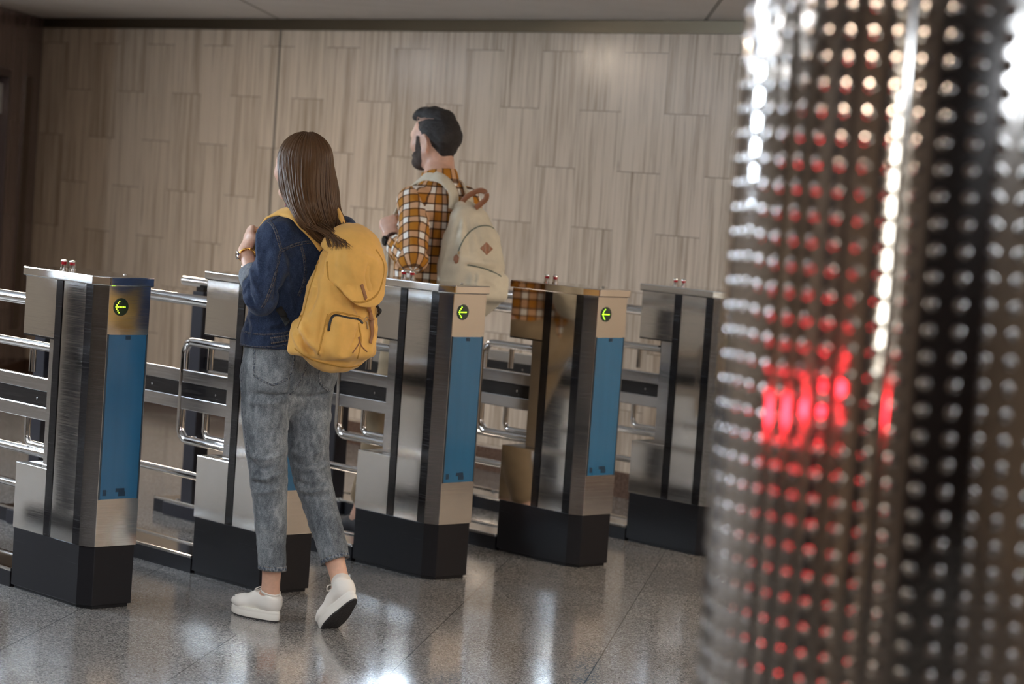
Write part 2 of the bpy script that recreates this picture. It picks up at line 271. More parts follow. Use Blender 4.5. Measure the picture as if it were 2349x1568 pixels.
# ------------------------------------------------------------------ turnstiles
W_, L_, Z_, ch, cy_ = .2, .48, 1.152, .030, .052
def outline(i=0, o=0): return [(ch+i-o*.2, i-o), (W_-i+o, i-o), (W_-i+o, L_-i+o), (i-o, L_-i+o), (i-o, cy_+i-o*.2)]
def make_turnstile():
    T = empty('turnstile', (0, 0, 0))
    b = MB(); b.prism(outline(.004), .012, .218); b.prism(outline(.012), 0, .0125); b.build('base', BASE, T, bevel=.002)
    # front column with its blue panel
    c = MB(); Y1 = .098
    c.prism([(ch, 0), (W_, 0), (W_, Y1), (.006, Y1), (.006, cy_+.005)], .218, 1.118)
    c.build('front_column', FRONT, T, bevel=.0012)
    MB().add([(ch-.0015, .0005, .218), (-.001, cy_, .218), (-.001, cy_, 1.118), (ch-.0015, .0005, 1.118), (ch+.004, .01, .218), (.008, cy_+.004, .218), (.008, cy_+.004, 1.118), (ch+.004, .01, 1.118)],
             [(0, 1, 2, 3), (4, 7, 6, 5), (0, 3, 7, 4), (1, 5, 6, 2), (3, 2, 6, 7), (0, 4, 5, 1)]).build('corner_strip', CHAM, T)
    pn = MB().box(.036, .190, -.003, .001, .383, .951).build('blue_panel', BLUE, T, bevel=.0008); pn['label'] = 'blue acrylic front panel'
    MB().box(.047, .062, -.0038, -.0028, .396, .416).build('fitting', BLUED, pn); MB().box(.112, .140, -.0038, -.0028, .393, .408).box(.100, .136, -.0038, -.0028, .4075, .420).build('fitting', BLUED, pn); MB().box(.105, .125, -.0038, -.0028, .935, .949).build('fitting', BLUED, pn)
    ed = MB().box(.190, .1935, -.0045, .001, .381, .953); ed.box(.0335, .0365, -.0035, .001, .381, .953); ed.build('panel_edge', mat('dark_edge', (.03, .05, .07), .3) if 'dark_edge' not in bpy.data.materials else bpy.data.materials['dark_edge'], pn)
    ln = MB().lathe([(.0305, 0), (.0305, .0015), (.029, .003), (.001, .0035)], (.080, .0, 1.047), 40, 'y').build('arrow_lamp', LEDG, T, smooth=True); ln['label'] = 'round dark green lamp with a lit arrow'
    m = MB(); dots = [(-1.9, 0), (-1.15, 0), (-.4, 0), (.35, 0), (1.1, 0), (1.7, 0), (-2.35, -.0), (-1.95, .75), (-1.4, 1.45), (-.85, 2.1), (-1.95, -.75), (-1.4, -1.45), (-.85, -2.1)]
    for dx, dz in dots: m.lathe([(.0021, 0), (.0021, .0006), (.001, .0012)], (.079+dx*.0092, -.0034, 1.047+dz*.0092), 8, 'y')
    m.build('lit_arrow', LED, ln)
    # side shell
    sp = [(.0, .056), (.0, .098)]
    MB().box(.003, W_-.001, .0985, .242, .218, 1.118).build('side_panel', STEEL, T, bevel=.001)
    k = MB(); k.box(.0, W_, .050, .0965, .219, 1.117).build('black_strip', BLACK, T)
    k = MB(); k.box(.0, W_, .2425, .281, .219, 1.117).build('black_strip', BLACK, T)
    MB().box(.001, W_-.001, .2815, L_, .912, 1.118).build('upper_housing', STEEL, T, bevel=.0015)
    MB().box(.003, W_-.003, .283, L_, .9065, .912).build('gasket', BLACK, T)
    MB().box(.001, W_-.001, .2815, L_, .218, .452).build('lower_housing', STEEL, T, bevel=.0015)
    MB().box(.06, .14, .2815, .40, .452, .9065).build('recess_column', BAND, T, bevel=.002)
    # lid
    l = MB(); l.prism(outline(0, .009), 1.118, 1.150); lo = l.build('lid', STEEL, T, bevel=.004, seg=3)
    m = MB(); m.lathe([(.007, 0), (.006, .003), (.003, .005)], (.164, .109, 1.150), 16); m.build('rivet', CHROME, lo, smooth=True)
    for (x, y) in ((.066, .345), (.075, .305)):
        s_ = MB().lathe([(.013, 0), (.013, .004), (.0105, .005), (.0105, .016), (.012, .017)], (x, y, 1.150), 20).build('signal_lamp', CHROME, T, smooth=True)
        rl = MB().lathe([(.0095, .0165), (.0095, .028)], (x, y, 1.150), 20).build('red_lens', REDL, s_, smooth=True); rl['label'] = 'red lens'
        MB().lathe([(.0115, .0275), (.0115, .031), (.009, .034), (.002, .035)], (x, y, 1.150), 20).build('lamp_cap', CHROME, s_, smooth=True)
    # bent guard rail standing out of the recess
    x = .10; r = .05
    p = [(x, .30, .862)]+[(x, a, b) for a, b in [(.684, .862)]]+[(x, .684+r*math.sin(t), .812+r*math.cos(t)) for t in np.linspace(.2, PI/2, 7)]+[(x, .734, .53)]+[(x, .684+r*math.cos(t), .53-r*math.sin(t)) for t in np.linspace(.2, PI/2, 7)]+[(x, .30, .48)]
    MB().tube(p, .0165, 18).build('guard_rail', PIPE, T, smooth=True)
    p = [(x, .565, .85), (x, .565, .765)]; MB().tube(p, .0125, 14).build('guard_strut', PIPE, T, smooth=True)
    p = [(x, .575, .60), (x, .575, .535)]+[(x, .545+.03*math.cos(t), .535-.03*math.sin(t)) for t in np.linspace(.25, PI/2, 6)]+[(x, .40, .505)]; MB().tube(p, .0125, 14).build('guard_strut', PIPE, T, smooth=True)
    x = .165; MB().tube([(x, .40, .470), (x, .735, .470)], .014, 16).lathe([(.014, -.0)]+[(.018*math.sin(t)+1e-4, -.015-.018*math.cos(t)+.015) for t in np.linspace(.6, PI, 8)], (x, .735, .470), 16, 'y').build('stub_rail', PIPE, T, smooth=True)
    MB().tube([(.10, .40, .845), (.10, .40, .905)], .03, 18).build('rail_socket', BLACK, T)
    return T
def make_fence():
    T = empty('railing', (0, 0, 0)); Y0, Y1 = .482, 1.86
    MB().box(.003, .197, Y0, Y1, 0, .056).build('plinth', BASE, T)
    m = MB(); m.box(.001, .020, Y0, Y1, .056, .068); m.box(.180, .199, Y0, Y1, .056, .068); m.build('plinth_edge', CHROME, T, bevel=.003)
    MB().box(.02, .18, Y0, Y1, .0562, .062).build('plinth_top', BAND, T)
    m = MB(); m.box(.088, .112, .401, Y1-.1, .702, .752); m.box(.088, .112, .401, Y1-.1, .598, .648); m.build('flat_band', BAND, T, bevel=.003)
    bs = MB().box(.0865, .1135, .402, Y1-.1, .6485, .7015).build('black_band', BLACK, T)
    for y in (.5, .92, 1.3, 1.62): MB().lathe([(.004, 0), (.0045, .002), (.002, .004)], (.0865, y, .675), 10, 'x').build('screw', SCREW, bs)
    MB().tube([(.10, Y0, .348), (.10, Y1-.1, .348)], .015, 16).build('lower_pipe', PIPE, T, smooth=True)
    y2 = Y1
    MB().tube([(.10, Y0+.001, 1.022), (.10, y2, 1.022)], .022, 20).lathe([(.022, 0), (.019, .008), (.011, .014), (.002, .016)], (.10, y2, 1.022), 20, 'y').build('handrail', PIPE, T, smooth=True)
    po = MB().box(.062, .138, 1.665, 1.745, .06, .985).build('post', POST, T, bevel=.003)
    MB().box(.07, .13, 1.68, 1.73, .985, 1.004).build('bracket', BLACK, po)
    f = MB().box(-.02, .20, 1.50, 1.76, 0, .06).build('post_foot', POST, T, bevel=.004)
    for a, b in ((.01, 1.53), (.17, 1.53), (.03, 1.72), (.17, 1.72)): MB().lathe([(.012, 0), (.012, .006), (.006, .012)], (a, b, .06), 8).build('bolt', SCREW, f)
    return T
T0, F0 = make_turnstile(), make_fence()
where = ['outermost turnstile beyond the left edge of the picture', 'leftmost brushed steel turnstile in view with blue panel and green arrow', 'steel turnstile half hidden behind the woman with yellow backpack', 'middle steel turnstile in front of the man in plaid shirt',
         'steel turnstile to the right of the man, its side mirroring his checked shirt', 'rightmost steel turnstile partly hidden by the studded column']
wf_ = ['chrome railing beyond the left edge of the picture', 'chrome railing running off the left edge behind the leftmost turnstile', 'chrome railing seen between the leftmost turnstile and the woman', 'chrome railing ending in a dark post, behind the turnstile at the woman',
       'chrome railing seen in the gap right of the middle turnstile', 'chrome railing behind the rightmost turnstile']
for i, x in enumerate((-1.12, 0, .79, 1.58, 2.37, 3.16)):
    a, b = (T0, F0) if i == 0 else (copy_tree(T0), copy_tree(F0))
    a.location = (x, 0, 0); b.location = (x, 0, 0)
    if i == 1:   # the end gate of the group has a longer guard rail
        for ch_ in a.children:
            if ch_.name.startswith('guard_rail'):
                ch_.data = ch_.data.copy()
                for v in ch_.data.vertices:
                    if v.co.y > .6: v.co.y += .42
    tag(a, where[i], 'turnstile', 'steel turnstiles in a row'); tag(b, wf_[i], 'railing', 'railings behind the turnstiles')
# ------------------------------------------------------------------ studded column
cc = pxz(2205, 800, 3.42); CX, CY, CR = cc[0], cc[1], .335
nu_, nv_ = 60, 71; K = 12; du = 2*PI/nu_; pitch_v = HC/nv_
iu = np.arange(nu_*K)/K; iv = np.arange(nv_*K+1)/K
U_, V_ = np.meshgrid(iu, iv); fu = (U_ % 1-.5)*du*CR; fv = (V_ % 1-.5)*pitch_v
rr = np.sqrt(fu**2+fv**2)/.0070; hgt = .0023*np.clip(1-rr**2, 0, 1)**1.6
seam = (np.abs(((U_+.0) % (nu_/4))-0) < .12); hgt = np.where(seam, -.003, hgt)
rad = CR+hgt; th = U_*du+.35
co = np.stack([rad*np.cos(th), rad*np.sin(th), V_*pitch_v], -1).reshape(-1, 3)
nx, ny = nu_*K, nv_*K+1; ii, jj = np.meshgrid(np.arange(nx), np.arange(ny-1)); a = jj*nx+ii; b = jj*nx+(ii+1) % nx
fc = np.stack([a, b, b+nx, a+nx], -1).reshape(-1, 4)
def np_mesh(name, v, f, smooth=True):
    me = bpy.data.meshes.new(name); n = len(f); k = f.shape[1]
    me.vertices.add(len(v)); me.vertices.foreach_set('co', np.ascontiguousarray(v, np.float32).ravel())
    me.loops.add(n*k); me.loops.foreach_set('vertex_index', np.ascontiguousarray(f, np.int32).ravel())
    me.polygons.add(n); me.polygons.foreach_set('loop_start', np.arange(0, n*k, k, dtype=np.int32))
    me.update(calc_edges=True); me.validate()
    if smooth: me.polygons.foreach_set('use_smooth', np.ones(n, bool))
    return me
COLM = mat('embossed_mirror_steel', (.44, .40, .37), .08, 1)
cl = empty('column', (CX, CY, 0)); me = np_mesh('cladding', co, fc); me.materials.append(COLM); o = bpy.data.objects.new('cladding', me); COL.objects.link(o); o.parent = cl
MB().lathe([(CR-.01, 0), (CR-.01, HC)], (0, 0, 0), 64).build('core', BLACK, cl, smooth=True)
tag(cl, 'round column clad in mirror steel with raised studs, close and out of focus', 'column')
# ------------------------------------------------------------------ organic shapes: blended distance fields turned into one mesh
A3 = lambda *v: np.array(v, float)
class Loft:   # spine points, each with two radii; 'a' fixes the direction of the first radius
    def __init__(s, pts, a=(1, 0, 0), k=.02, pw=2.0):
        s.p = np.array([q[0] for q in pts], float); s.r = np.array([(q[1], q[2] if len(q) > 2 else q[1]) for q in pts], float); s.a = np.array(a, float); s.k = k; s.pw = pw
        m = s.r.max(); s.lo = s.p.min(0)-m; s.hi = s.p.max(0)+m
    def __call__(s, X):
        best = None
        for i in range(len(s.p)-1):
            A, B = s.p[i], s.p[i+1]; d = B-A; L = np.dot(d, d); t = np.clip(((X-A)@d)/L, 0, 1)
            dn = d/math.sqrt(L); u = s.a-dn*np.dot(s.a, dn); u /= np.linalg.norm(u); v = np.cross(dn, u)
            Q = X-(A+t[..., None]*d); r = s.r[i]*(1-t[..., None])+s.r[i+1]*t[..., None]
            a_, b_ = Q@u, Q@v; w_ = Q@dn; mn = r.min(-1)
            pw = s.pw
            e = (np.abs(a_/r[..., 0])**pw+np.abs(b_/r[..., 1])**pw+np.abs(w_/mn)**2) if pw == 2 else ((np.abs(a_/r[..., 0])**pw+np.abs(b_/r[..., 1])**pw)**(2/pw)+np.abs(w_/mn)**2)
            D = (np.sqrt(e)-1)*mn
            best = D if best is None else np.minimum(best, D) if pw == 0 else -np.logaddexp(-best*400, -D*400)/400
        return best
class Ell:
    def __init__(s, c, r, M=None, k=.02, neg=False):
        s.c = np.array(c, float); s.r = np.array(r if hasattr(r, '__len__') else (r,)*3, float); s.M = M; s.k = k; m = s.r.max(); s.lo = s.c-m; s.hi = s.c+m; s.neg = neg
    def __call__(s, X):
        Q = X-s.c
        if s.M is not None: Q = Q@s.M        # columns of M are the axes
        return (np.sqrt(((Q/s.r)**2).sum(-1))-1)*s.r.min()
class Box:   # rounded box
    def __init__(s, c, h, rd=.01, M=None, k=.01, neg=False):
        s.c = np.array(c, float); s.h = np.array(h, float); s.rd = rd; s.M = M; s.k = k; m = np.linalg.norm(s.h); s.lo = s.c-m; s.hi = s.c+m; s.neg = neg
    def __call__(s, X):
        Q = X-s.c
        if s.M is not None: Q = Q@s.M
        q = np.abs(Q)-(s.h-s.rd); return np.sqrt((np.maximum(q, 0)**2).sum(-1))+np.minimum(q.max(-1), 0)-s.rd
class Half:   # keeps what lies below the plane (cut things off): point, outward normal
    def __init__(s, p, n): s.p = np.array(p, float); s.n = np.array(n, float)/np.linalg.norm(n); s.cut = True
    def __call__(s, X): return (X-s.p)@s.n
def Cap(a, b, ra, rb=None, k=.02): return Loft([(a, ra), (b, ra if rb is None else rb)], a=(.31, .77, .13), k=k)
def field(prims, cuts=()):
    def f(X, sel=None):
        D = np.full(X.shape[:-1], 1.0)
        for i, p in enumerate(prims):
            if sel is not None and i not in sel: continue
            d = p(X)
            if getattr(p, 'neg', False):
                h = np.maximum(p.k-np.abs(D+d), 0)/p.k; D = np.maximum(D, -d)+h*h*p.k*.25
            else:
                h = np.maximum(p.k-np.abs(D-d), 0)/p.k; D = np.minimum(D, d)-h*h*p.k*.25
        for c in cuts: D = np.maximum(D, c(X))
        return D
    f.prims = prims; return f
def sdf_mesh(f, h, B=20, pad=.02, lo=None, hi=None):
    P = [p for p in f.prims if not getattr(p, 'neg', False)]
    lo = np.min([p.lo for p in P], 0)-pad if lo is None else np.array(lo); hi = np.max([p.hi for p in P], 0)+pad if hi is None else np.array(hi)
    nb = np.ceil((hi-lo)/(h*B)).astype(int); V_all, K_all, Q_all = [], [], []
    dims = nb*B+4; key = lambda i, j, k: (i+1)*(dims[1]*dims[2])+(j+1)*dims[2]+(k+1)
    plo = np.array([p.lo for p in f.prims])-.035; phi = np.array([p.hi for p in f.prims])+.035
    r = np.arange(-1, B+2)
    for bi in range(nb[0]):
        for bj in range(nb[1]):
            for bk in range(nb[2]):
                b0 = lo+np.array([bi, bj, bk])*B*h; b1 = b0+B*h
                sel = set(np.nonzero(((plo < b1+h) & (phi > b0-h)).all(1))[0])
                if not any(not getattr(f.prims[i], 'neg', False) for i in sel): continue
                cg = np.stack(np.meshgrid(*[np.linspace(b0[a], b1[a], 4) for a in range(3)], indexing='ij'), -1)
                cd = f(cg, sel)
                if cd.min() > B*h*.42 or cd.max() < -B*h*.42: continue
                G = np.stack(np.meshgrid(*[b0[a]+r*h for a in range(3)], indexing='ij'), -1); D = f(G, sel)
                ins = D < 0
                if ins.all() or not ins.any(): continue
                n = B+2; s = np.zeros((n, n, n)); c = np.zeros((n, n, n, 3)); cnt = np.zeros((n, n, n))
                for ax in range(3):
                    for o1 in (0, 1):
                        for o2 in (0, 1):
                            a0 = [slice(0, n)]*3; oth = [a for a in range(3) if a != ax]
                            a0[oth[0]] = slice(o1, o1+n); a0[oth[1]] = slice(o2, o2+n); a1 = list(a0); a1[ax] = slice(1, n+1)
                            d0, d1 = D[tuple(a0)], D[tuple(a1)]; m = (d0 < 0) != (d1 < 0)
                            t = np.where(m, d0/np.where(m, d0-d1, 1), 0); cnt += m
                            c[..., ax] += t*m; c[..., oth[0]] += o1*m; c[..., oth[1]] += o2*m
                act = cnt > 0; I = np.argwhere(act); cc_ = c[act]/cnt[act][:, None]
                V_all.append(b0+(I-1+cc_)*h); gi = I-1+np.array([bi, bj, bk])*B; K_all.append(key(gi[:, 0], gi[:, 1], gi[:, 2]))
                for ax in range(3):
                    o = [a for a in range(3) if a != ax]; s0 = [slice(1, B+1)]*3; s1 = list(s0); s1[ax] = slice(2, B+2)
                    e0, e1 = ins[tuple(s0)], ins[tuple(s1)]; m = e0 != e1; J = np.argwhere(m)
                    if not len(J): continue
                    g = J+np.array([bi, bj, bk])*B; q = []
                    for (u_, v_) in ((0, 0), (-1, 0), (-1, -1), (0, -1)):
                        t = g.copy(); t[:, o[0]] += u_; t[:, o[1]] += v_; q.append(key(t[:, 0], t[:, 1], t[:, 2]))
                    q = np.stack(q, 1); fl = e0[m] if ax != 1 else ~e0[m]; q[~fl] = q[~fl][:, ::-1]; Q_all.append(q)
    K = np.concatenate(K_all); V = np.concatenate(V_all); Q = np.concatenate(Q_all)
    uk, ix = np.unique(K, return_index=True); V = V[ix]; Fq = np.searchsorted(uk, Q); Fq = np.clip(Fq, 0, len(uk)-1)
    ok = (uk[Fq] == Q).all(1); return V, Fq[ok]
def biggest(V, Fq):   # keeps the largest connected piece
    lab = np.arange(len(V))
    while True:
        m = lab[Fq].min(1); new = lab.copy()
        for k in range(4): np.minimum.at(new, Fq[:, k], m)
        new = new[new]
        if (new == lab).all(): break
        lab = new
    u, c = np.unique(lab[Fq[:, 0]], return_counts=True); Fq = Fq[lab[Fq[:, 0]] == u[c.argmax()]]
    used = np.unique(Fq); mp = np.zeros(len(V), int); mp[used] = np.arange(len(used)); return V[used], mp[Fq]
def vnorm(V, Fq):
    n = np.cross(V[Fq[:, 2]]-V[Fq[:, 0]], V[Fq[:, 3]]-V[Fq[:, 1]]); N = np.zeros_like(V)
    for k in range(4): np.add.at(N, Fq[:, k], n)
    return N/np.maximum(np.linalg.norm(N, axis=1), 1e-12)[:, None]
def relax(V, Fq, it=2, w=.5):
    E = np.concatenate([Fq[:, [0, 1]], Fq[:, [1, 2]], Fq[:, [2, 3]], Fq[:, [3, 0]]]); E = np.concatenate([E, E[:, ::-1]])
    cnt = np.bincount(E[:, 0], minlength=len(V))[:, None]
    for _ in range(it):
        S_ = np.zeros_like(V)
        for a in range(3): S_[:, a] = np.bincount(E[:, 0], weights=V[E[:, 1], a], minlength=len(V))
        V = V+w*(S_/np.maximum(cnt, 1)-V)
    return V
class Skin:   # a mesh being dressed: creases, seams, then build
    def __init__(s, V, Fq): s.V, s.F = V, Fq; s.N = vnorm(V, Fq); s._b = None
    def bvh(s):
        if s._b is None: s._b = BVHTree.FromPolygons([Vector(v) for v in s.V], s.F.tolist())
        return s._b
    def hit(s, px, py, back=False):
        d = _d+_R*(px-1174.5)/F-_U*(py-784)/F; h = s.bvh().ray_cast(Vector(CAM), Vector(d))
        return h[0], h[1]
    def near(s, p): h = s.bvh().find_nearest(Vector(p)); return h[0], h[1]
    def line(s, pts, step=.006, world=False, spline=True):    # polyline lying on the surface
        P = []; N_ = []
        pts = [tuple(q) for q in pts]
        if spline and len(pts) > 2:
            Q = []
            for i in range(len(pts)-1):
                p0, p1, p2, p3 = [np.array(pts[max(0, min(len(pts)-1, j))], float) for j in (i-1, i, i+1, i+2)]
                for t in np.linspace(0, 1, 9)[:-1]: Q.append(.5*((2*p1)+(-p0+p2)*t+(2*p0-5*p1+4*p2-p3)*t*t+(-p0+3*p1-3*p2+p3)*t**3))
            Q.append(np.array(pts[-1], float)); pts = Q
        for q in pts:
            a, b = (s.near(q) if world else s.hit(*q))
            if a is not None: P.append(np.array(a)); N_.append(np.array(b))
        if len(P) < 2: return np.zeros((0, 3)), np.zeros((0, 3))
        P = np.array(P); N_ = np.array(N_); L = np.r_[0, np.cumsum(np.linalg.norm(np.diff(P, axis=0), axis=1))]; n = max(2, int(L[-1]/step)+1); t = np.linspace(0, L[-1], n)
        P2 = np.stack([np.interp(t, L, P[:, a]) for a in range(3)], 1); N2 = np.stack([np.interp(t, L, N_[:, a]) for a in range(3)], 1)
        for _ in range(2):
            if n > 4: P2[1:-1] = (P2[:-2]+2*P2[1:-1]+P2[2:])/4; N2[1:-1] = (N2[:-2]+2*N2[1:-1]+N2[2:])/4
        return P2, N2/np.maximum(np.linalg.norm(N2, axis=1), 1e-9)[:, None]
    def fold(s, pts, w, amp, world=False):
        P, _ = s.line(pts, .004, world)
        if not len(P): return s
        lo, hi = P.min(0)-3*w, P.max(0)+3*w; ix = np.nonzero(((s.V > lo) & (s.V < hi)).all(1))[0]
        if not len(ix): return s
        d2 = ((s.V[ix][:, None]-P[None])**2).sum(-1); j = d2.argmin(1); t = j/max(1, len(P)-1); taper = np.clip(np.minimum(t, 1-t)*5+.25, 0, 1) if len(P) > 3 else 1
        s.V[ix] += s.N[ix]*(amp*taper*np.exp(-d2.min(1)/w**2))[:, None]; return s
    def done(s): s.N = vnorm(s.V, s.F); s._b = None; return s
    def noise(s, amp, sc, seed=0, mask=None):
        from mathutils import noise as mn
        sc = np.array(sc if hasattr(sc, '__len__') else (sc,)*3); Q = s.V*sc+seed*7.13
        d = np.array([mn.noise(q) for q in Q.tolist()]); d = d*amp
        if mask is not None: d = d*mask(s.V)
        s.V = s.V+s.N*d[:, None]; return s.done()
    def build(s, name, m, parent, uv=None, sub=0):
        off = np.array(parent.matrix_basis.translation) if parent else 0
        root = parent
        while root is not None and root.parent is not None: root = root.parent; off = off+np.array(root.matrix_basis.translation)
        me = np_mesh(name, s.V-off, s.F); me.materials.append(m)
        if uv is not None:
            L = me.uv_layers.new(name='UVMap'); L.data.foreach_set('uv', np.ascontiguousarray(uv, np.float32).ravel())
        o = bpy.data.objects.new(name, me); COL.objects.link(o); o.parent = parent
        if sub: q = o.modifiers.new('s', 'SUBSURF'); q.levels = q.render_levels = sub
        return o
def world_off(parent):
    off = np.zeros(3)
    while parent is not None: off = off+np.array(parent.matrix_basis.translation); parent = parent.parent
    return off
def ribbon(P, N_, width, name, m, parent, lift=.001, thick=.0015, taper=False, shape=None):   # strip lying along a line, with u,v for stitching
    n = len(P)
    if n < 2: return None
    T = np.gradient(P, axis=0); T /= np.maximum(np.linalg.norm(T, axis=1), 1e-9)[:, None]; Sx = np.cross(N_, T); Sx /= np.maximum(np.linalg.norm(Sx, axis=1), 1e-9)[:, None]
    N2 = np.cross(T, Sx); L = np.r_[0, np.cumsum(np.linalg.norm(np.diff(P, axis=0), axis=1))]
    W = width*np.ones(n)/2 if not hasattr(width, '__len__') else np.interp(np.linspace(0, 1, n), np.linspace(0, 1, len(width)), width)/2
    cs = [(-1, -.6), (-.93, .7), (-.35, 1), (.35, 1), (.93, .7), (1, -.6)]; V = []; UVv = []
    for (a, b) in cs: V.append(P+Sx*(W*a)[:, None]+N2*(lift+thick*b))
    V.append(P-Sx*(W*.93)[:, None]+N2*(lift-thick*1.2)) ; V.append(P+Sx*(W*.93)[:, None]+N2*(lift-thick*1.2))
    ring = [0, 1, 2, 3, 4, 5, 7, 6]; vv = [0, .03, .33, .67, .97, 1, 1, 0]; V = np.stack([V[i] for i in ring], 1).reshape(-1, 3)-world_off(parent)
    fs = []; uv = []
    for i in range(n-1):
        for k in range(8):
            k2 = (k+1) % 8; fs.append((i*8+k, (i+1)*8+k, (i+1)*8+k2, i*8+k2)); uv += [(L[i], vv[k]), (L[i+1], vv[k]), (L[i+1], vv[k2]), (L[i], vv[k2])]
    fs = np.array(fs); me = np_mesh(name, V, fs); Lr = me.uv_layers.new(name='UVMap'); Lr.data.foreach_set('uv', np.array(uv, np.float32).ravel())
    me.materials.append(m); bm = bmesh.new(); bm.from_mesh(me)
    bm.verts.ensure_lookup_table()
    for st in (0, (n-1)*8):
        try: bm.faces.new([bm.verts[st+k] for k in range(8)])
        except ValueError: pass
    bmesh.ops.recalc_face_normals(bm, faces=bm.faces); bm.to_mesh(me); bm.free()
    o = bpy.data.objects.new(name, me); COL.objects.link(o); o.parent = parent; return o
def cord(P, r, name, m, parent, n=8):
    o = MB().tube([tuple(np.array(p)-world_off(parent)) for p in P], r, n).build(name, m, parent, smooth=True); return o
def rotm(ax, ang): return np.array(Matrix.Rotation(ang, 3, ax))
def spl(pts, n=8):
    pts = [np.array(p, float) for p in pts]; Q = []
    for i in range(len(pts)-1):
        p0, p1, p2, p3 = [pts[max(0, min(len(pts)-1, j))] for j in (i-1, i, i+1, i+2)]
        for t in np.linspace(0, 1, n+1)[:-1]: Q.append(.5*((2*p1)+(-p0+p2)*t+(2*p0-5*p1+4*p2-p3)*t*t+(-p0+3*p1-3*p2+p3)*t**3))
    Q.append(pts[-1]); return np.array(Q)
def PX(px, py, X): k = _d+_R*(px-1174.5)/F-_U*(py-784)/F; return CAM+k*((X-CAM[0])/k[0])
def PY(px, py, Y): k = _d+_R*(px-1174.5)/F-_U*(py-784)/F; return CAM+k*((Y-CAM[1])/k[1])
# ------------------------------------------------------------------ people: shared anatomy
def head_prims(c, M, s=1., male=False):
    c = np.array(c, float); M = np.array(M, float); T = lambda x, y, z: c+M@(np.array([x, y, z])*s)
    ax = M[:, 0]; q = 1.06 if male else 1.; E = lambda p, r, k=.012, neg=False, R=None: Ell(T(*p), np.array(r)*s, M if R is None else M@R, k, neg)
    L = lambda pts, k=.015: Loft([(T(*p), a*s, b*s) for p, a, b in pts], a=ax, k=k)
    P = [E((0, -.012, .032), (.076, .096, .086), .02), E((0, .03, .035), (.066, .062, .066), .03),
         L([((0, .028, .0), .064, .058), ((0, .042, -.04), .052, .046), ((0, .052, -.085), .028*q, .026)], .03)]
    for e in (-1, 1):
        P += [L([((e*.055, .0, -.045), .018*q, .018*q), ((e*.038, .03, -.078), .017*q, .018*q), ((e*.014, .062, -.093), .017*q, .017)], .03),
              E((e*.043, .060, -.02), (.022, .022, .022), .03),
              E((e*.031, .093, .006), (.019, .013, .012), .012, True), E((e*.031, .078, .016), (.019, .009, .005), .006),
              E((e*.012, .094, -.028), (.0085, .010, .008), .008), E((e*.082, -.012, -.006), (.0062, .019, .032), .004, R=np.array(Matrix.Rotation(-.25, 3, 'X'))@np.array(Matrix.Rotation(e*.55, 3, 'Z'))),
              E((e*.090, -.006, -.003), (.006, .0095, .018), .003, True, R=np.array(Matrix.Rotation(-.3, 3, 'X')))]
    P += [L([((-.034, .080, .026), .012, .008), ((0, .088, .028), .014, .010), ((.034, .080, .026), .012, .008)], .02),
          L([((0, .088, .018), .008, .008), ((0, .103, -.010), .009, .009), ((0, .109 if male else .104, -.023), .0115, .010)], .012),
          E((0, .091, -.049), (.023, .010, .006), .006), E((0, .089, -.059), (.019, .010, .007), .006), E((0, .080, -.088), (.019*q, .017, .016), .02)]
    return P
def neck_prims(c, M, base, s=1., r=.054):
    c = np.array(c, float); T = lambda x, y, z: c+np.array(M)@(np.array([x, y, z])*s)
    return [Loft([(T(0, -.022, -.02), r, r*.98), (T(0, -.035, -.09), r*.98, r), (np.array(base), r*1.15, r*1.1)], a=np.array(M)[:, 0], k=.03)]
def hand_prims(wr, y, zb, s=1., curl=(70, 75, 40), spread=3, thumb=(.55, .75, -.45), thumb2=(-.1, .8, -.6), k=.0035):
    y = np.array(y, float); y /= np.linalg.norm(y); z = np.array(zb, float); z -= y*z.dot(y); z /= np.linalg.norm(z); x = np.cross(y, z)
    Bm = np.stack([x, y, z], 1); T = lambda p: np.array(wr)+Bm@(np.array(p, float)*s)
    P = [Loft([(T((0, -.015, 0)), .027*s, .020*s), (T((0, .02, 0)), .031*s, .0165*s), (T((.002, .055, .001)), .039*s, .0145*s), (T((.001, .082, .002)), .038*s, .0125*s)], a=x, k=.012*s)]
    fi = [(.0285, .088, .069, .0084, 1), (.0095, .092, .077, .0087, .3), (-.0100, .089, .071, .0083, -.4), (-.0275, .081, .056, .0074, -1.2)]
    tips = []
    for j, (fx, fy, ln, rad, sp) in enumerate(fi):
        a = 0.; p = np.array([fx, fy-.012, .001]); P.append(Cap(T((fx*.7, fy-.045, .002)), T(p), rad*s*.95, rad*s*1.05, .008*s)); dirx = math.sin(math.radians(sp*spread))
        for m_, (f_, cu) in enumerate(zip((.48, .30, .24), curl)):
            a += math.radians(cu+(j-1.5)*2.5); dv = np.array([dirx*math.cos(a), math.cos(a), -math.sin(a)]); dv /= np.linalg.norm(dv)
            q = p+dv*ln*f_; r1 = rad*(1-.06*m_)*s; P.append(Cap(T(p), T(q), r1, r1*.92, k*s)); p = q
        tips.append((T(p), Bm@np.array([0, math.sin(a), math.cos(a)]) if False else Bm@np.array([0, math.sin(a), math.cos(a)])))
    t0 = np.array([.022, .020, -.006]); d1 = np.array(thumb, float); d1 /= np.linalg.norm(d1); d2 = np.array(thumb2, float); d2 /= np.linalg.norm(d2)
    t1 = t0+np.array([.018, .024, -.008]); t2 = t1+d1*.034; t3 = t2+d2*.028
    P += [Cap(T(t0), T(t1), .0145*s, .0125*s, .012*s), Cap(T(t1), T(t2), .0115*s, .0098*s, .004*s), Cap(T(t2), T(t3), .0098*s, .0082*s, .003*s)]
    tips.append((T(t3), None)); return P, tips
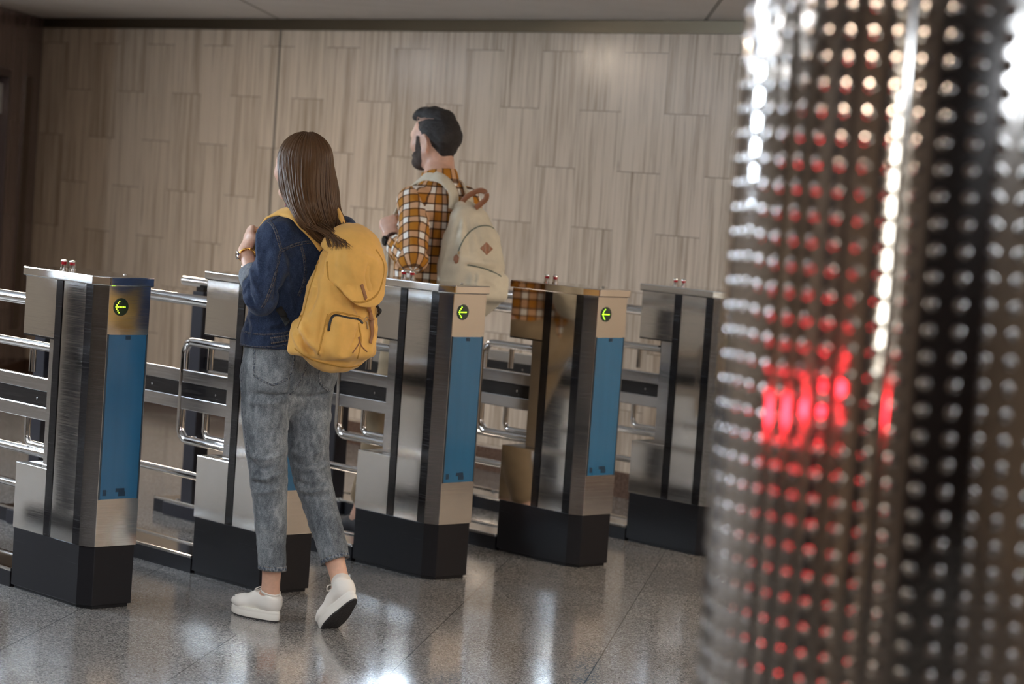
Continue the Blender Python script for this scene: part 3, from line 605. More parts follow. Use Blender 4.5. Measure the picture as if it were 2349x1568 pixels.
def eyes(parent, c, M, s=1.):
    for e in (-1, 1):
        p = np.array(c)+np.array(M)@(np.array([e*.031, .0785, .006])*s)-world_off(parent)
        m = MB(); prof = [(.0118*s*math.sin(t)+1e-5, .0118*s*math.cos(t)) for t in np.linspace(0, PI, 11)]
        eb = m.lathe(prof, tuple(p), 14).build('eye', EYEM, parent, smooth=True)
        f = np.array(M)[:, 1]; q_ = p+f*.0105*s; 
        ir = MB().lathe([(.0052*s, 0), (.004*s, .0012*s), (.0001, .0014*s)], (0, 0, 0), 14).build('iris', IRISM, eb, smooth=True)
        ir.matrix_local = Matrix.Translation(Vector(q_)) @ Vector((0, 0, 1)).rotation_difference(Vector(f)).to_matrix().to_4x4()
EYEM = mat('eye_white', (.75, .73, .70), .15); IRISM = mat('iris_brown', (.05, .025, .012), .1)
def skinmat(name, col, rough=.42):
    m = mat(name, col, rough, spec=.45); b = m.node_tree.nodes['Principled BSDF']; b.inputs['Subsurface Weight'].default_value = .15; b.inputs['Subsurface Radius'].default_value = (.012, .005, .003); b.inputs['Subsurface Scale'].default_value = 1.
    n = NT(m); v = n.noise(n.obj(), 55, 4); n.link(n.mix(n.ramp(v, (.35, 0), (.65, 1)), tuple(x*.93 for x in col), tuple(min(1, x*1.05) for x in col)), 'Base Color'); n.bump(n.noise(n.obj(), 420, 3), .1, .002); return m
SKINW = skinmat('fair_skin', (.66, .40, .29)); SKINM = skinmat('fair_skin_man', (.62, .37, .27))
# denim: speckled weave, worn patches; the wear is noise in the cloth, not light
def denim(name, dark, mid, light, worn=.5, sc=1.):
    m = mat(name, mid, .85, spec=.15); n = NT(m); o = n.obj(); tw = n.noise(n.map(o, (900, 900, 500), (.4, .5, .3)), 1, 2, .7); sp = n.noise(o, 330, 3, .7)
    big = n.noise(n.map(o, (9*sc, 9*sc, 5*sc)), 1, 4, .6, .4); med = n.noise(n.map(o, (60*sc, 60*sc, 26*sc)), 1, 4, .65)
    v = n.math('ADD', n.math('MULTIPLY', big, .55*worn), n.math('ADD', n.math('MULTIPLY', med, .45*worn), n.math('ADD', n.math('MULTIPLY', sp, .32), n.math('MULTIPLY', tw, .10))))
    c0 = (.42+.5*worn-.5+.5)/2*.0+(.21+.5*worn*1.)
    n.link(n.ramp(v, (c0-.09, dark), (c0+.0, mid), (c0+.10, light)), 'Base Color')
    n.bump(n.math('ADD', n.math('MULTIPLY', tw, .6), sp), .35, .0012); m.node_tree.nodes['Principled BSDF'].inputs['Sheen Weight'].default_value = .15; return m
JACKET = denim('dark_denim', (.009, .014, .033), (.022, .036, .078), (.056, .080, .140), .4)
JEANS = denim('grey_washed_denim', (.062, .072, .086), (.150, .168, .185), (.31, .335, .355), .6)
def seammat(name, a, b, st, dash=170, edge=.16):
    m = mat(name, a, .85, spec=.1); n = NT(m); u = n.sep(n.uv()); pk = n.noise(n.comb(n.math('MULTIPLY', u[0], 140.), n.math('MULTIPLY', u[1], 1.4), 0), 1, 2)
    c = n.mix(n.ramp(pk, (.42, 0), (.6, 1)), a, b); e = n.math('ABSOLUTE', n.math('SUBTRACT', n.math('ABSOLUTE', n.math('SUBTRACT', u[1], .5)), .5-edge))
    s_ = n.math('MULTIPLY', n.math('LESS_THAN', e, .075), n.math('LESS_THAN', n.math('FRACT', n.math('MULTIPLY', u[0], float(dash))), .68))
    n.link(n.mix(s_, c, st), 'Base Color'); n.bump(n.math('ADD', pk, s_), .5, .0015); return m
SEAMJ = seammat('jacket_seam', (.016, .025, .055), (.075, .09, .12), (.20, .16, .13)); SEAMN = seammat('jeans_seam', (.055, .07, .10), (.24, .26, .28), (.17, .155, .13))
WHITEC = mat('white_canvas', (.80, .77, .72), .6); n_ = NT(WHITEC); n_.bump(n_.noise(n_.obj(), 600, 2), .25, .001)
RUBBER = mat('white_rubber', (.82, .79, .73), .4); OUTS = mat('dark_outsole', (.03, .028, .03), .6); n_ = NT(OUTS); n_.bump(n_.n('TexVoronoi', i_Vector=n_.obj(), i_Scale=150.).outputs[0], .5, .003)
SOCK = mat('white_knit_sock', (.78, .74, .69), .9); n_ = NT(SOCK); n_.bump(n_.n('TexWave', i_Vector=n_.obj(), i_Scale=160.).outputs[0], .3, .001)
SILV = mat('silver_toe_cap', (.55, .57, .60), .25, .9)
def sneaker(parent, M4, L=.232, lace=RUBBER, up=None, sole=None, outs=None, cap=True, hs=.036):
    up = up or WHITEC; sole = sole or RUBBER; outs = outs or OUTS; k = L/.232; off = world_off(parent); M4 = np.array(M4)
    W = lambda V: (np.c_[V, np.ones(len(V))]@M4.T)[:, :3]
    def out(sc=1., dz=0):   # sole outline, a foot seen from above (toes at +y)
        pts = []
        for t in np.linspace(0, 2*PI, 40, endpoint=False):
            y = math.sin(t); x = math.cos(t); wv = .0415+.006*math.sin(min(1, max(-1, y))*1.9)-.004*(y < -.2)
            pts.append((x*wv*sc*k*(abs(x)**-.12 if abs(x) > .2 else 1)+.004*y, (.037+y*.114*sc)*k))
        return pts
    def ring(pr):  # pr: (scale, z)
        V = []; n = 40
        for s_, z in pr: V += [(x, y, z) for x, y in out(s_)]
        Fq = [(i*n+j, i*n+(j+1) % n, (i+1)*n+(j+1) % n, (i+1)*n+j) for i in range(len(pr)-1) for j in range(n)]+[tuple(range(n))[::-1], tuple(range((len(pr)-1)*n, len(pr)*n))]
        return V, Fq
    root = empty('sneaker_frame', (0, 0, 0))
    f = field([Ell((0, .100*k, .046), (.037*k, .050*k, .026*k)), Loft([((0, .085*k, .046), .0365*k, .026*k), ((0, .03*k, .062), .0335*k, .034*k), ((0, -.035*k, .066), .0305*k, .037*k)], k=.02),
               Loft([((0, -.03*k, .06), .031*k, .040*k), ((0, -.036*k, .098), .0305*k, .036*k)], k=.02)], [Half((0, 0, hs-.004), (0, 0, -1)), Half((0, -.02*k, .100), (0, -.35, 1))])
    cut = Loft([((0, -.012*k, .075), .024*k, .030*k), ((0, -.026*k, .14), .027*k, .034*k)], k=.004); f0 = f
    g = lambda X, sel=None: np.maximum(f0(X), -cut(X)); g.prims = [type('q', (), dict(lo=np.array([-.06, -.12, 0.]), hi=np.array([.06, .19, .15])))()]
    V, Fq = sdf_mesh(g, .0035); s = Skin(V, Fq); s.V = relax(s.V, s.F, 2); s.V = W(s.V); bpy.data.objects.remove(root)
    shoe = s.build('sneaker', up, parent)
    V, Fc = ring([(.97, .005), (1., .009), (1.0, .024), (.985, .0265), (1., .029), (.99, .033), (.97, hs+.001)]); m = MB().add(W(np.array(V))-off, Fc).build('sole', sole, shoe, smooth=True)
    V, Fc = ring([(.94, 0), (.97, .0055)]); MB().add(W(np.array(V))-off, Fc).build('outsole', outs, shoe)
    lc = MB()
    for i in range(5):
        y = (.025+.017*i)*k; z = .097-.0075*i-.0003*i*i
        P = np.array([(x*k, y+.004*abs(x)*50*0, z+.0045-((x/.03)**2)*.012) for x in np.linspace(-.021, .021, 7)]); lc.tube(W(P)-off, .0024, 8)
    bow = [(0, .02, .101), (.012, .012, .112), (.026, .016, .108), (.02, .03, .1), (.004, .024, .101)]
    for e in (-1, 1): lc.tube(W(spl([(e*a*k, b*k, c) for a, b, c in bow], 4))-off, .002, 8)
    lc.build('laces', lace, shoe, smooth=True)
    if cap:
        V = []; n = 16
        for j, (sc, z) in enumerate([(.985, hs), (.95, .050), (.86, .063)]):
            for t in np.linspace(.30*PI, .70*PI, n): V.append((math.cos(t)*.0475*sc*k, (.037+.1165*math.sin(t)*sc)*k, z))
        Fc = [(j*n+i, j*n+i+1, (j+1)*n+i+1, (j+1)*n+i) for j in range(2) for i in range(n-1)]; c_ = MB().add(W(np.array(V))-off, Fc).build('toe_cap', SILV, shoe, smooth='y')
        md = c_.modifiers.new('t', 'SOLIDIFY'); md.thickness = .003; md.offset = 0; c_['label'] = 'silvery toe cap'
    return shoe
def strands(name, m, parent, locks, r0, seg=5, widths=(.35, 1, 1, .95, .7, .02)):
    MBh = MB(); off = world_off(parent)
    for P, r in locks:
        n = len(P); MBh.tube(P-off, np.interp(np.linspace(0, 1, n), np.linspace(0, 1, len(widths)), widths)*r*r0, seg, caps=False)
    o = MBh.build(name, m, parent, smooth='y')
    me = o.data; L = me.uv_layers.new(name='UVMap'); k = 0; uv = []
    for q_, (P, r) in enumerate(locks):
        n = len(P); c = random.random()
        for i in range(n-1):
            for j in range(seg): uv += [(c, i/n), (c, i/n), (c, (i+1)/n), (c, (i+1)/n)]
    return o
# ------------------------------------------------------------------ the woman
WO = (.55, -.38, 0.); wom = empty('person', WO); tag(wom, 'woman with long brown hair, denim jacket and grey jeans stepping up to the gates', 'person')
I3 = np.eye(3); yw = lambda a: np.array(Matrix.Rotation(math.radians(a), 3, 'Z'))
HM = yw(4)@np.array(Matrix.Rotation(math.radians(3), 3, 'X')); HCN = A3(.570, -.325, 1.556)
hipL, hipR = A3(.472, -.32, .86), A3(.652, -.325, .86)
kneL, kneR = PX(615, 1100, .475), PX(716, 1100, .640)
hemL, hemR = PX(624, 1300, .49), PX(768, 1284, .655)
ankL, ankR = PX(620, 1358, .50), PX(783, 1340, .660)
shL, shR = A3(.440, -.380, 1.330), A3(.718, -.375, 1.35)
elL, elR = PY(600, 686, -.415), A3(.815, -.41, 1.10)
wrL, wrR = PY(562, 574, -.250), A3(.775, -.215, 1.235)
# hands
hdL, tipL = hand_prims(wrL, PY(584, 500, -.235)-wrL, (-.88, .36, .12), .96, curl=(80, 75, 40), thumb=(.15, .75, -.75), thumb2=(-.25, .45, -.85))
hdR, tipR = hand_prims(wrR, (-.10, .12, .95), (.5, .75, .1), .9, curl=(62, 78, 45)); 
bp = head_prims(HCN, HM, .95)+neck_prims(HCN, HM, (.567, -.375, 1.40))+hdL+hdR
bp += [Loft([((.56, -.325, .84), .145, .10), ((.56, -.325, .95), .125, .09), ((.56, -.34, 1.08), .115, .08), ((.56, -.36, 1.25), .135, .085), ((.565, -.375, 1.35), .13, .065), ((.567, -.375, 1.40), .07, .055)], k=.03)]
for sh, el, wr in ((shL, elL, wrL), (shR, elR, wrR)):
    bp += [Cap(sh, el, .042, .035, .03), Cap(el, el*.5+wr*.5, .034, .030, .02), Cap(el*.5+wr*.5, wr, .030, .0215, .015)]
for hp, kn, hm, an in ((hipL, kneL, hemL, ankL), (hipR, kneR, hemR, ankR)):
    cf = kn*.62+hm*.38+A3(0, -.012, 0)
    bp += [Loft([(hp, .068, .072), (kn, .040, .042), (cf, .037, .040), (hm, .0325, .035), (an, .029, .033)], k=.03)]
    fd = A3(-.10, .99, 0) if hp is hipL else A3(-.02, .80, -.58)
    bp += [Cap(an, an+fd*.05-A3(0, 0, .035), .026, .020, .02)]
V, Fq = sdf_mesh(field(bp), .0034); bodyW = Skin(V, Fq); bodyW.V = relax(bodyW.V, bodyW.F, 1); bodyW.done(); bo = bodyW.build('body', SKINW, wom); eyes(wom, HCN, HM, .95)
nl = MB()
for (p, n) in tipL[:4]+tipR[:4]: pass
# jeans
HW = A3(.562, -.322, 0)
jp = [Loft([(HW+A3(0, 0, .80), .150, .105), (HW+A3(0, 0, .86), .170, .122), (HW+A3(0, .004, .93), .166, .115), (HW+A3(0, .006, .985), .152, .105)], k=.03),
      Ell(HW+A3(-.080, -.052, .850), (.082, .080, .090), None, .03), Ell(HW+A3(.080, -.052, .850), (.082, .080, .090), None, .03)]
def leg(hp, pts): return Loft([(hp, .090, .095)]+pts, k=.025)
lp = leg(A3(.478, -.325, .835), [(PX(608, 950, .474), .080, .084), (PX(611, 1030, .474), .070, .076), (PX(617, 1100, .478), .064, .067), (PX(621, 1200, .482), .052, .060), (PX(624, 1270, .488), .045, .052), (PX(624.5, 1330, .49), .0435, .050)])
rp = leg(A3(.648, -.325, .835), [(PX(708, 950, .648), .076, .082), (PX(706, 1030, .640), .068, .074), (PX(717, 1100, .642), .064, .066), (PX(747, 1200, .65), .052, .060), (PX(764, 1260, .655), .049, .054), (PX(776, 1310, .66), .048, .053)])
upR = (PX(716, 1100, .64)-PX(770, 1287, .657)); upR /= np.linalg.norm(upR)
cl_ = PX(624, 1306, .49); cr_ = PX(771, 1286, .657); chp = A3(0, 0, .0)
jf = field(jp+[lp, rp]); inL = Cap(cl_-A3(0, 0, .04), cl_+A3(0, 0, .10), .036, .036); inR = Cap(cr_-upR*.04, cr_+upR*.10, .0385, .037)
def jfc(X, sel=None):
    D = jf(X, sel); b = X[..., 0] < .566+((X[..., 2]-.4)*.0)
    hL = (cl_[2]-X[..., 2]); hR = -((X-cr_)@upR)
    low = X[..., 2] < .45; left = (X[..., 0]-(.485+(.657-.49)*.5)) < 0
    D = np.maximum(D, np.where(low & left, hL, -1)); D = np.maximum(D, np.where(low & ~left, hR, -1))
    D = np.where(low, np.maximum(D, -np.minimum(inL(X), inR(X))), D); return D
jfc.prims = jf.prims
V, Fq = sdf_mesh(jfc, .0045); J = Skin(V, Fq); J.V = relax(J.V, J.F, 1); J.done(); J.noise(.0035, (14, 14, 24), 3); J.noise(.0016, (40, 40, 60), 4)
for pts, w_, a_ in [([(580, 902), (610, 908), (640, 909), (662, 905)], .010, -.007), ([(662, 905), (700, 912), (735, 908), (752, 902)], .010, -.007), ([(568, 918), (600, 925), (640, 924)], .011, .004),
                    ([(570, 985), (600, 992), (630, 988)], .012, -.003), ([(690, 985), (720, 990), (745, 982)], .012, -.003),
                    ([(574, 1040), (596, 1052), (625, 1050), (655, 1035)], .009, .005), ([(578, 1062), (600, 1075), (625, 1068)], .009, -.006), ([(572, 1050), (588, 1080), (600, 1098)], .009, -.006), ([(580, 1105), (610, 1112), (640, 1108)], .010, -.006), ([(578, 1095), (610, 1098), (650, 1085)], .008, .005),
                    ([(585, 1128), (610, 1128), (645, 1120)], .010, .005), ([(668, 1035), (700, 1045), (740, 1035)], .010, .005), ([(670, 1058), (700, 1068), (742, 1058)], .009, -.006), ([(690, 1080), (720, 1078), (755, 1062)], .009, .006),
                    ([(680, 1105), (710, 1115), (745, 1106)], .009, -.007), ([(684, 1118), (715, 1128), (760, 1118)], .009, .006), ([(695, 1135), (725, 1140), (755, 1135)], .010, -.005), ([(665, 850), (668, 880), (662, 903)], .006, -.004),
                    ([(662, 910), (662, 960), (660, 1010)], .005, -.003), ([(590, 1180), (600, 1230), (598, 1285)], .012, .003), ([(735, 1165), (750, 1210), (770, 1260)], .012, .003)]:
    J.fold(pts, w_, a_*1.7)
J.done(); jo = J.build('jeans', JEANS, wom)
def seam(sk, pts, w_, m, parent, name='seam', **k):
    P, N_ = sk.line(pts, .005); return ribbon(P, N_, w_, name, m, parent, **k)
seam(J, [(585, 790), (584, 830), (584, 861), ], .008, SEAMN, jo, spline=False) if False else None
for pts in ([(584, 800), (583.5, 830), (584, 861)], [(584, 861), (604, 874), (625, 883)], [(625, 883), (645, 876), (664, 866)], [(664, 866), (672, 838), (676, 806)]): seam(J, pts, .0085, SEAMN, jo, 'pocket_seam', lift=.0006, thick=.0012)
for pts in ([(733, 842), (732, 860), (734, 877)], [(734, 877), (744, 888), (755, 897)]): seam(J, pts, .0085, SEAMN, jo, 'pocket_seam', lift=.0006, thick=.0012)
seam(J, [(706, 815), (702, 840), (690, 870), (676, 893), (664, 904)], .008, SEAMN, jo, 'seat_seam', lift=.0006, thick=.0012)
seam(J, [(558, 800), (555, 840), (553, 880), (556, 940), (563, 1000), (570, 1050)], .006, SEAMN, jo, 'side_seam', lift=.0003, thick=.001)
def ringline(sk, c, n_, r, npt=44):   # a hem: circle around c in the plane with normal n_, drawn onto the cloth
    n_ = np.array(n_)/np.linalg.norm(n_); a = np.cross(n_, (0, 1, .1)); a /= np.linalg.norm(a); b = np.cross(n_, a); P = []; N2 = []
    for t in np.linspace(0, 2*PI, npt+1):
        dr = a*math.cos(t)+b*math.sin(t); h = sk.bvh().ray_cast(Vector(c+dr*r), Vector(-dr))
        if h[0] is not None: P.append(np.array(h[0])); N2.append(dr)
    return np.array(P), np.array(N2)
for c_, n_, r_ in ((cl_+A3(0, 0, .009), (0, 0, 1), .12), (cr_+upR*.009, upR, .12)):
    P, N2 = ringline(J, c_, n_, r_); ribbon(P, N2, .019, 'hem', SEAMN, jo, lift=.0004, thick=.0013)
# jacket
jc = [Loft([((.560, -.318, .935), .178, .124), ((.560, -.318, .975), .174, .120), ((.560, -.326, 1.08), .158, .112), ((.562, -.345, 1.20), .160, .108), ((.564, -.362, 1.30), .158, .100), ((.566, -.37, 1.36), .120, .078), ((.567, -.372, 1.40), .076, .064)], k=.03),
      Loft([((.566, -.372, 1.40), .073, .066), ((.567, -.362, 1.435), .066, .062)], k=.02)]
def sleeve(sh, el, wr, t=.60):
    c = el*(1-t)+wr*t
    return [Ell(sh+A3(.0, -.0, -.014), (.056, .062, .060), None, .03), Loft([(sh, .058, .064), (sh*.5+el*.5+A3(0, -.006, 0), .055, .060), (el, .050, .052)], k=.02), Loft([(el, .050, .052), (el*.45+c*.55, .047, .050), (c, .042, .044)], k=.02)], c
sl, cL = sleeve(shL, elL, wrL, .54); sr, cR = sleeve(shR, elR, wrR)
jff = field(jc+sl+sr); dL_ = (wrL-elL)/np.linalg.norm(wrL-elL); dR_ = (wrR-elR)/np.linalg.norm(wrR-elR)
def jcf(X, sel=None):
    D = jff(X, sel); D = np.maximum(D, .944-X[..., 2])
    for c, dd, wr in ((cL, dL_, wrL), (cR, dR_, wrR)):
        h = (X-c)@dd; near = (np.linalg.norm(X-c, axis=-1) < .085) & (h > 0); D = np.maximum(D, np.where(near, h, -1))
    hole = Loft([((.567, -.35, 1.42), .050, .046), ((.567, -.34, 1.50), .060, .060)])(X); return np.maximum(D, -hole)
jcf.prims = jff.prims
V, Fq = sdf_mesh(jcf, .0045); K_ = Skin(V, Fq); K_.V = relax(K_.V, K_.F, 1); K_.done(); K_.noise(.005, (15, 15, 10), 5); K_.noise(.002, (38, 38, 26), 6)
for pts, w_, a_ in [([(594, 520), (592, 570), (597, 620)], .011, .006), ([(577, 610), (583, 650), (600, 690)], .010, .006), ([(612, 560), (606, 610), (598, 650)], .012, -.004), ([(572, 640), (570, 670), (582, 700)], .008, -.007),
                    ([(566, 655), (562, 680), (575, 705)], .007, .006), ([(600, 700), (625, 690), (645, 660)], .010, -.004), ([(645, 575), (640, 630), (632, 690)], .009, -.008), ([(655, 570), (665, 590), (672, 600)], .009, -.006),
                    ([(655, 600), (662, 660), (676, 720)], .012, .006), ([(690, 690), (684, 730), (672, 760)], .010, .004), ([(562, 720), (568, 745), (566, 775)], .007, -.005), ([(574, 722), (582, 750), (578, 775)], .008, .005), ([(615, 745), (640, 742), (668, 735)], .009, .005), ([(600, 762), (630, 756), (665, 750)], .008, -.004)]:
    K_.fold(pts, w_, a_*1.6)
K_.done(); jk = K_.build('denim_jacket', JACKET, wom)
for pts, wd in [([(612, 506), (622, 512), (632, 528), (640, 555), (645, 575)], .011), ([(645, 575), (668, 564), (694, 557), (722, 554), (740, 553)], .012), ([(616, 508), (630, 500), (646, 493)], .010), ([(643, 576), (637, 605), (628, 640), (616, 675), (602, 705)], .011),
                ([(690, 562), (697, 590), (700, 620), (696, 650), (684, 678)], .010), ([(553, 757), (575, 764), (612, 767), (650, 763), (668, 760)], .006), ([(551, 788), (575, 794), (612, 796), (645, 792), (668, 788)], .006)]:
    P, N_ = K_.line(pts, .005); ribbon(P, N_, wd, 'seam', SEAMJ, jk, lift=.0006, thick=.0014)
P, N_ = K_.line([(621, 781), (640, 778), (664, 774)], .005); tb = ribbon(P, N_, .026, 'waist_tab', SEAMJ, jk, lift=.0012, thick=.0022)
P, N_ = K_.line([(556, 752), (562, 735), (569, 715)], .005); ribbon(P, N_, .008, 'pocket_welt', SEAMJ, jk, lift=.0006, thick=.0015)
CUFF = denim('grey_denim_inside', (.10, .115, .14), (.19, .205, .235), (.30, .32, .34), .4)
for c, el, wr in ((cL, elL, wrL), (cR, elR, wrR)):
    d = (wr-el)/np.linalg.norm(wr-el); f = field([Loft([(c-d*.045, .050, .051), (c-d*.02, .049, .050), (c+d*.004, .0465, .048)])]); hol = Cap(c-d*.03, c+d*.09, .034, .034)
    g = (lambda f, hol, c, d: (lambda X, sel=None: np.maximum(np.maximum(np.maximum(f(X), (X-c)@d-.008), -((X-c)@d+.047)), -hol(X))))(f, hol, c, d); g.prims = f.prims
    V, Fq = sdf_mesh(g, .0035); s = Skin(V, Fq); s.noise(.003, 30, 8); s.build('folded_cuff', CUFF, jk)['label'] = 'pale grey turned-back cuff'
# neck scarf / shirt collar seen as a red edge
V, Fq = sdf_mesh(field([Loft([((.566, -.345, 1.425), .060, .058), ((.566, -.338, 1.447), .057, .055)])]), .004); Skin(V, Fq).build('pink_collar', mat('pink_cloth', (.45, .06, .09), .7), wom)
# shoes, socks
th = math.radians(8); ML = np.eye(4); ML[:3, :3] = yw(8); aL = A3(*PX(620, 1358, .50)); ML[:3, 3] = (aL[0]-.002, aL[1]+.026, 0)
snL = sneaker(wom, ML)
pit = math.radians(42); Rr = yw(-1)@np.array(Matrix.Rotation(-pit, 3, 'X'))@np.array(Matrix.Rotation(math.radians(4), 3, 'Y')); MR = np.eye(4); MR[:3, :3] = Rr
toe = A3(.604, -.588, .002); MR[:3, 3] = toe-Rr@A3(0, .115, .004); snR = sneaker(wom, MR)
for an, M4, u in ((ankL, ML, 0), (ankR, MR, 1)):
    R_ = M4[:3, :3]; o_ = M4[:3, 3]; T = lambda x, y, z: o_+R_@A3(x, y, z)
    topz = (PX(621, 1353, .5) if u == 0 else PX(783, 1336, .66))
    f = field([Loft([(T(0, -.005, .055), .030, .042), (T(0, -.022, .085), .029, .034), (topz, .0355, .038)], k=.02)]); dd = topz-T(0, -.022, .085); dd /= np.linalg.norm(dd); cu = Half(topz, dd)
    g = (lambda f, cu: (lambda X, sel=None: np.maximum(f(X), cu(X))))(f, cu); g.prims = f.prims; V, Fq = sdf_mesh(g, .003); Skin(V, Fq).build('sock', SOCK, wom)
# bracelet of gold links
GOLD = mat('gold', (.75, .42, .12), .25, 1); bd = (wrL-elL)/np.linalg.norm(wrL-elL); bc = wrL-bd*.020; a_ = np.cross(bd, (0, 0, 1)); a_ /= np.linalg.norm(a_); b_ = np.cross(bd, a_); m = MB()
for i in range(22):
    t = 2*PI*i/22
    for e in (-1, 1): p = bc+(a_*math.cos(t)+b_*math.sin(t))*.0285+bd*e*.0035-A3(*WO); q_ = bc+(a_*math.cos(t+.25)+b_*math.sin(t+.25))*.0285-bd*e*.002-A3(*WO); m.tube([p, q_], .0034, 7)
br = m.build('bracelet', GOLD, wom, smooth=True)
p = bc-a_*.0
cd_ = np.array([-.72, -.55, .1]); cd_ -= bd*cd_.dot(bd); cd_ /= np.linalg.norm(cd_); wc = bc+cd_*.032-A3(*WO)
wf2 = MB().lathe([(.013, -.003), (.0145, 0), (.0145, .004), (.012, .0055), (.001, .006)], (0, 0, 0), 24).build('watch_face', CHROME, br, smooth=True); sd = np.cross(bd, cd_); dface = (cd_*.6+sd*-.8); dface /= np.linalg.norm(dface)
wf2.matrix_local = Matrix.Translation(Vector(bc+dface*.030-A3(*WO))) @ Vector((0, 0, 1)).rotation_difference(Vector(dface)).to_matrix().to_4x4()
# hair: mass, then long locks laid over it
HAIRW = mat('brown_hair', (.10, .055, .03), .42, spec=.3); n_ = NT(HAIRW); u_ = n_.sep(n_.uv()); b_ = n_.t.nodes['Principled BSDF']
n_.link(n_.ramp(n_.n('TexWhiteNoise', noise_dimensions='1D', i_W=u_[0]).outputs[0], (0, (.030, .013, .006)), (.5, (.075, .036, .015)), (.85, (.16, .080, .032)), (1, (.28, .15, .06))), 'Base Color'); b_.inputs['Anisotropic'].default_value = .6
SC = np.array([.084, .103, .098])*.975; hc2 = HCN+HM@A3(0, -.012, .034)
def scalp(az, el, r=1.0):   # az 0 = front, 90 = left; el from -90 to 90 (top)
    a, e = math.radians(az), math.radians(el); v = A3(-math.sin(a)*math.cos(e), math.cos(a)*math.cos(e), math.sin(e)); return hc2+HM@(v*SC*r)
# (azimuth, way-points after leaving the head)
G = [(58, [PX(643, 398, .489), PX(646, 430, .486), PX(662, 468, .488), PX(682, 500, .50), PY(712, 536, -.46), PY(735, 556, -.50)]),
     (75, [PX(654, 405, .477), PX(662, 450, .477), pxz(676, 490, 8.275), pxz(692, 515, 8.265), PY(712, 532, -.465), PY(740, 560, -.508)]),
     (105, [PX(676, 420, .478), pxz(682, 455, 8.285), pxz(690, 485, 8.27), pxz(706, 517, 8.265), PY(728, 545, -.505), PY(762, 568, -.535)]),
     (140, [pxz(704, 430, 8.30), pxz(712, 480, 8.275), PY(730, 520, -.48), PY(752, 545, -.52), PY(770, 560, -.545)]),
     (175, [PY(738, 430, -.445), PY(744, 480, -.46), PY(757, 520, -.49), PY(774, 545, -.53), PY(785, 562, -.55)]),
     (210, [PY(760, 430, -.43), PY(765, 475, -.44), PY(778, 510, -.47), PY(792, 532, -.50), PY(803, 548, -.52)]),
     (245, [PY(768, 430, -.38), PY(773, 480, -.40), PY(788, 520, -.44), PY(800, 540, -.47), PY(809, 552, -.50)]),
     (285, [A3(.655, -.30, 1.50), A3(.665, -.31, 1.44), A3(.69, -.34, 1.39), A3(.70, -.38, 1.36), A3(.70, -.42, 1.33)])]
gl = []
for az, wp in G:
    top = [scalp(az, e, 1.0) for e in (80, 60, 38, 18, 2)]
    P = spl(top+wp, 5); L = np.r_[0, np.cumsum(np.linalg.norm(np.diff(P, axis=0), axis=1))]; t = np.linspace(0, L[-1], 22); gl.append(np.stack([np.interp(t, L, P[:, a]) for a in range(3)], 1))
gl = np.array(gl); rnd = np.random.RandomState(5); locks = []
for i in range(1300):
    t = rnd.rand()*(len(G)-1); j = int(t); f = t-j; f = f
    p0, p1, p2, p3 = gl[max(0, j-1)], gl[j], gl[min(j+1, len(G)-1)], gl[min(j+2, len(G)-1)]
    P = .5*((2*p1)+(-p0+p2)*f+(2*p0-5*p1+4*p2-p3)*f*f+(-p0+3*p1-3*p2+p3)*f**3)
    ctr = hc2[None]+np.array([[0, .0, 0]])*1; ctr = np.where(P[:, 2:3] > 1.47, ctr, np.array([[.585, -.33, 0]])+P*[0, 0, 1]); nrm = P-ctr; nrm[:, 2] *= (P[:, 2] > 1.57); nrm /= np.linalg.norm(nrm, axis=1)[:, None]
    dep = rnd.rand()**1.5*.016*(1 if i % 3 else 2); jit = np.linspace(0, 1, 22)[:, None]; sw = A3(*rnd.randn(3))*.0045
    P = P+nrm*(.004-dep)+sw*jit**1.3+A3(*rnd.randn(3))*.0012; cut = 22-(rnd.randint(0, 5) if rnd.rand() < .6 else 0); locks.append((P[:cut], .7+.6*rnd.rand()))
hr = strands('hair', HAIRW, wom, locks, .0037, 6); tag(hr)
hv = field([Ell(hc2, SC*.93, HM, .02)]+[Loft([(gl[k][6]*.72+np.array([.575, -.335, gl[k][6][2]])*.28, .016, .016), (gl[k][12]*.80+np.array([.59, -.34, gl[k][12][2]])*.20, .014, .014)], k=.03) for k in range(1, 7)],
           [])
fa = HM@A3(0, 1, .0)
cutf = Ell(HCN+HM@A3(0, .082, -.035), (.055, .062, .085), HM)
g = lambda X, sel=None: np.maximum(hv(X, sel), -cutf(X)); g.prims = hv.prims
V, Fq = sdf_mesh(g, .006); s = Skin(V, Fq); uvs = np.zeros((len(Fq)*4, 2)); s.build('hair_mass', mat('brown_hair_under', (.035, .019, .011), .6), hr, uv=uvs)
# ------------------------------------------------------------------ yellow backpack
def canvas(name, c, rough=.85, sc=1.):
    m = mat(name, c, rough, spec=.15); n = NT(m); o = n.obj(); big = n.noise(o, 9, 4, .6); wv = n.noise(n.map(o, (700*sc, 700*sc, 700*sc)), 1, 2)
    n.link(n.mix(n.ramp(big, (.35, 0), (.7, 1)), tuple(x*.86 for x in c), tuple(min(1, x*1.08) for x in c)), 'Base Color'); n.bump(n.math('ADD', wv, n.math('MULTIPLY', big, .5)), .25, .0015); m.node_tree.nodes['Principled BSDF'].inputs['Sheen Weight'].default_value = .2; return m
YEL = canvas('mustard_canvas', (.80, .46, .125)); LEATH = mat('tan_leather', (.30, .13, .05), .5); ZIP = mat('black_zip', (.012, .012, .013), .45); BRASS = mat('brass', (.55, .42, .25), .3, 1); DARKW = mat('black_webbing', (.018, .018, .017), .8)
def stitch(name, a, st):
    return seammat(name, a, tuple(x*.8 for x in a), st, 300, .3)
YSEAM = stitch('mustard_seam', (.58, .31, .07), (.40, .21, .05))
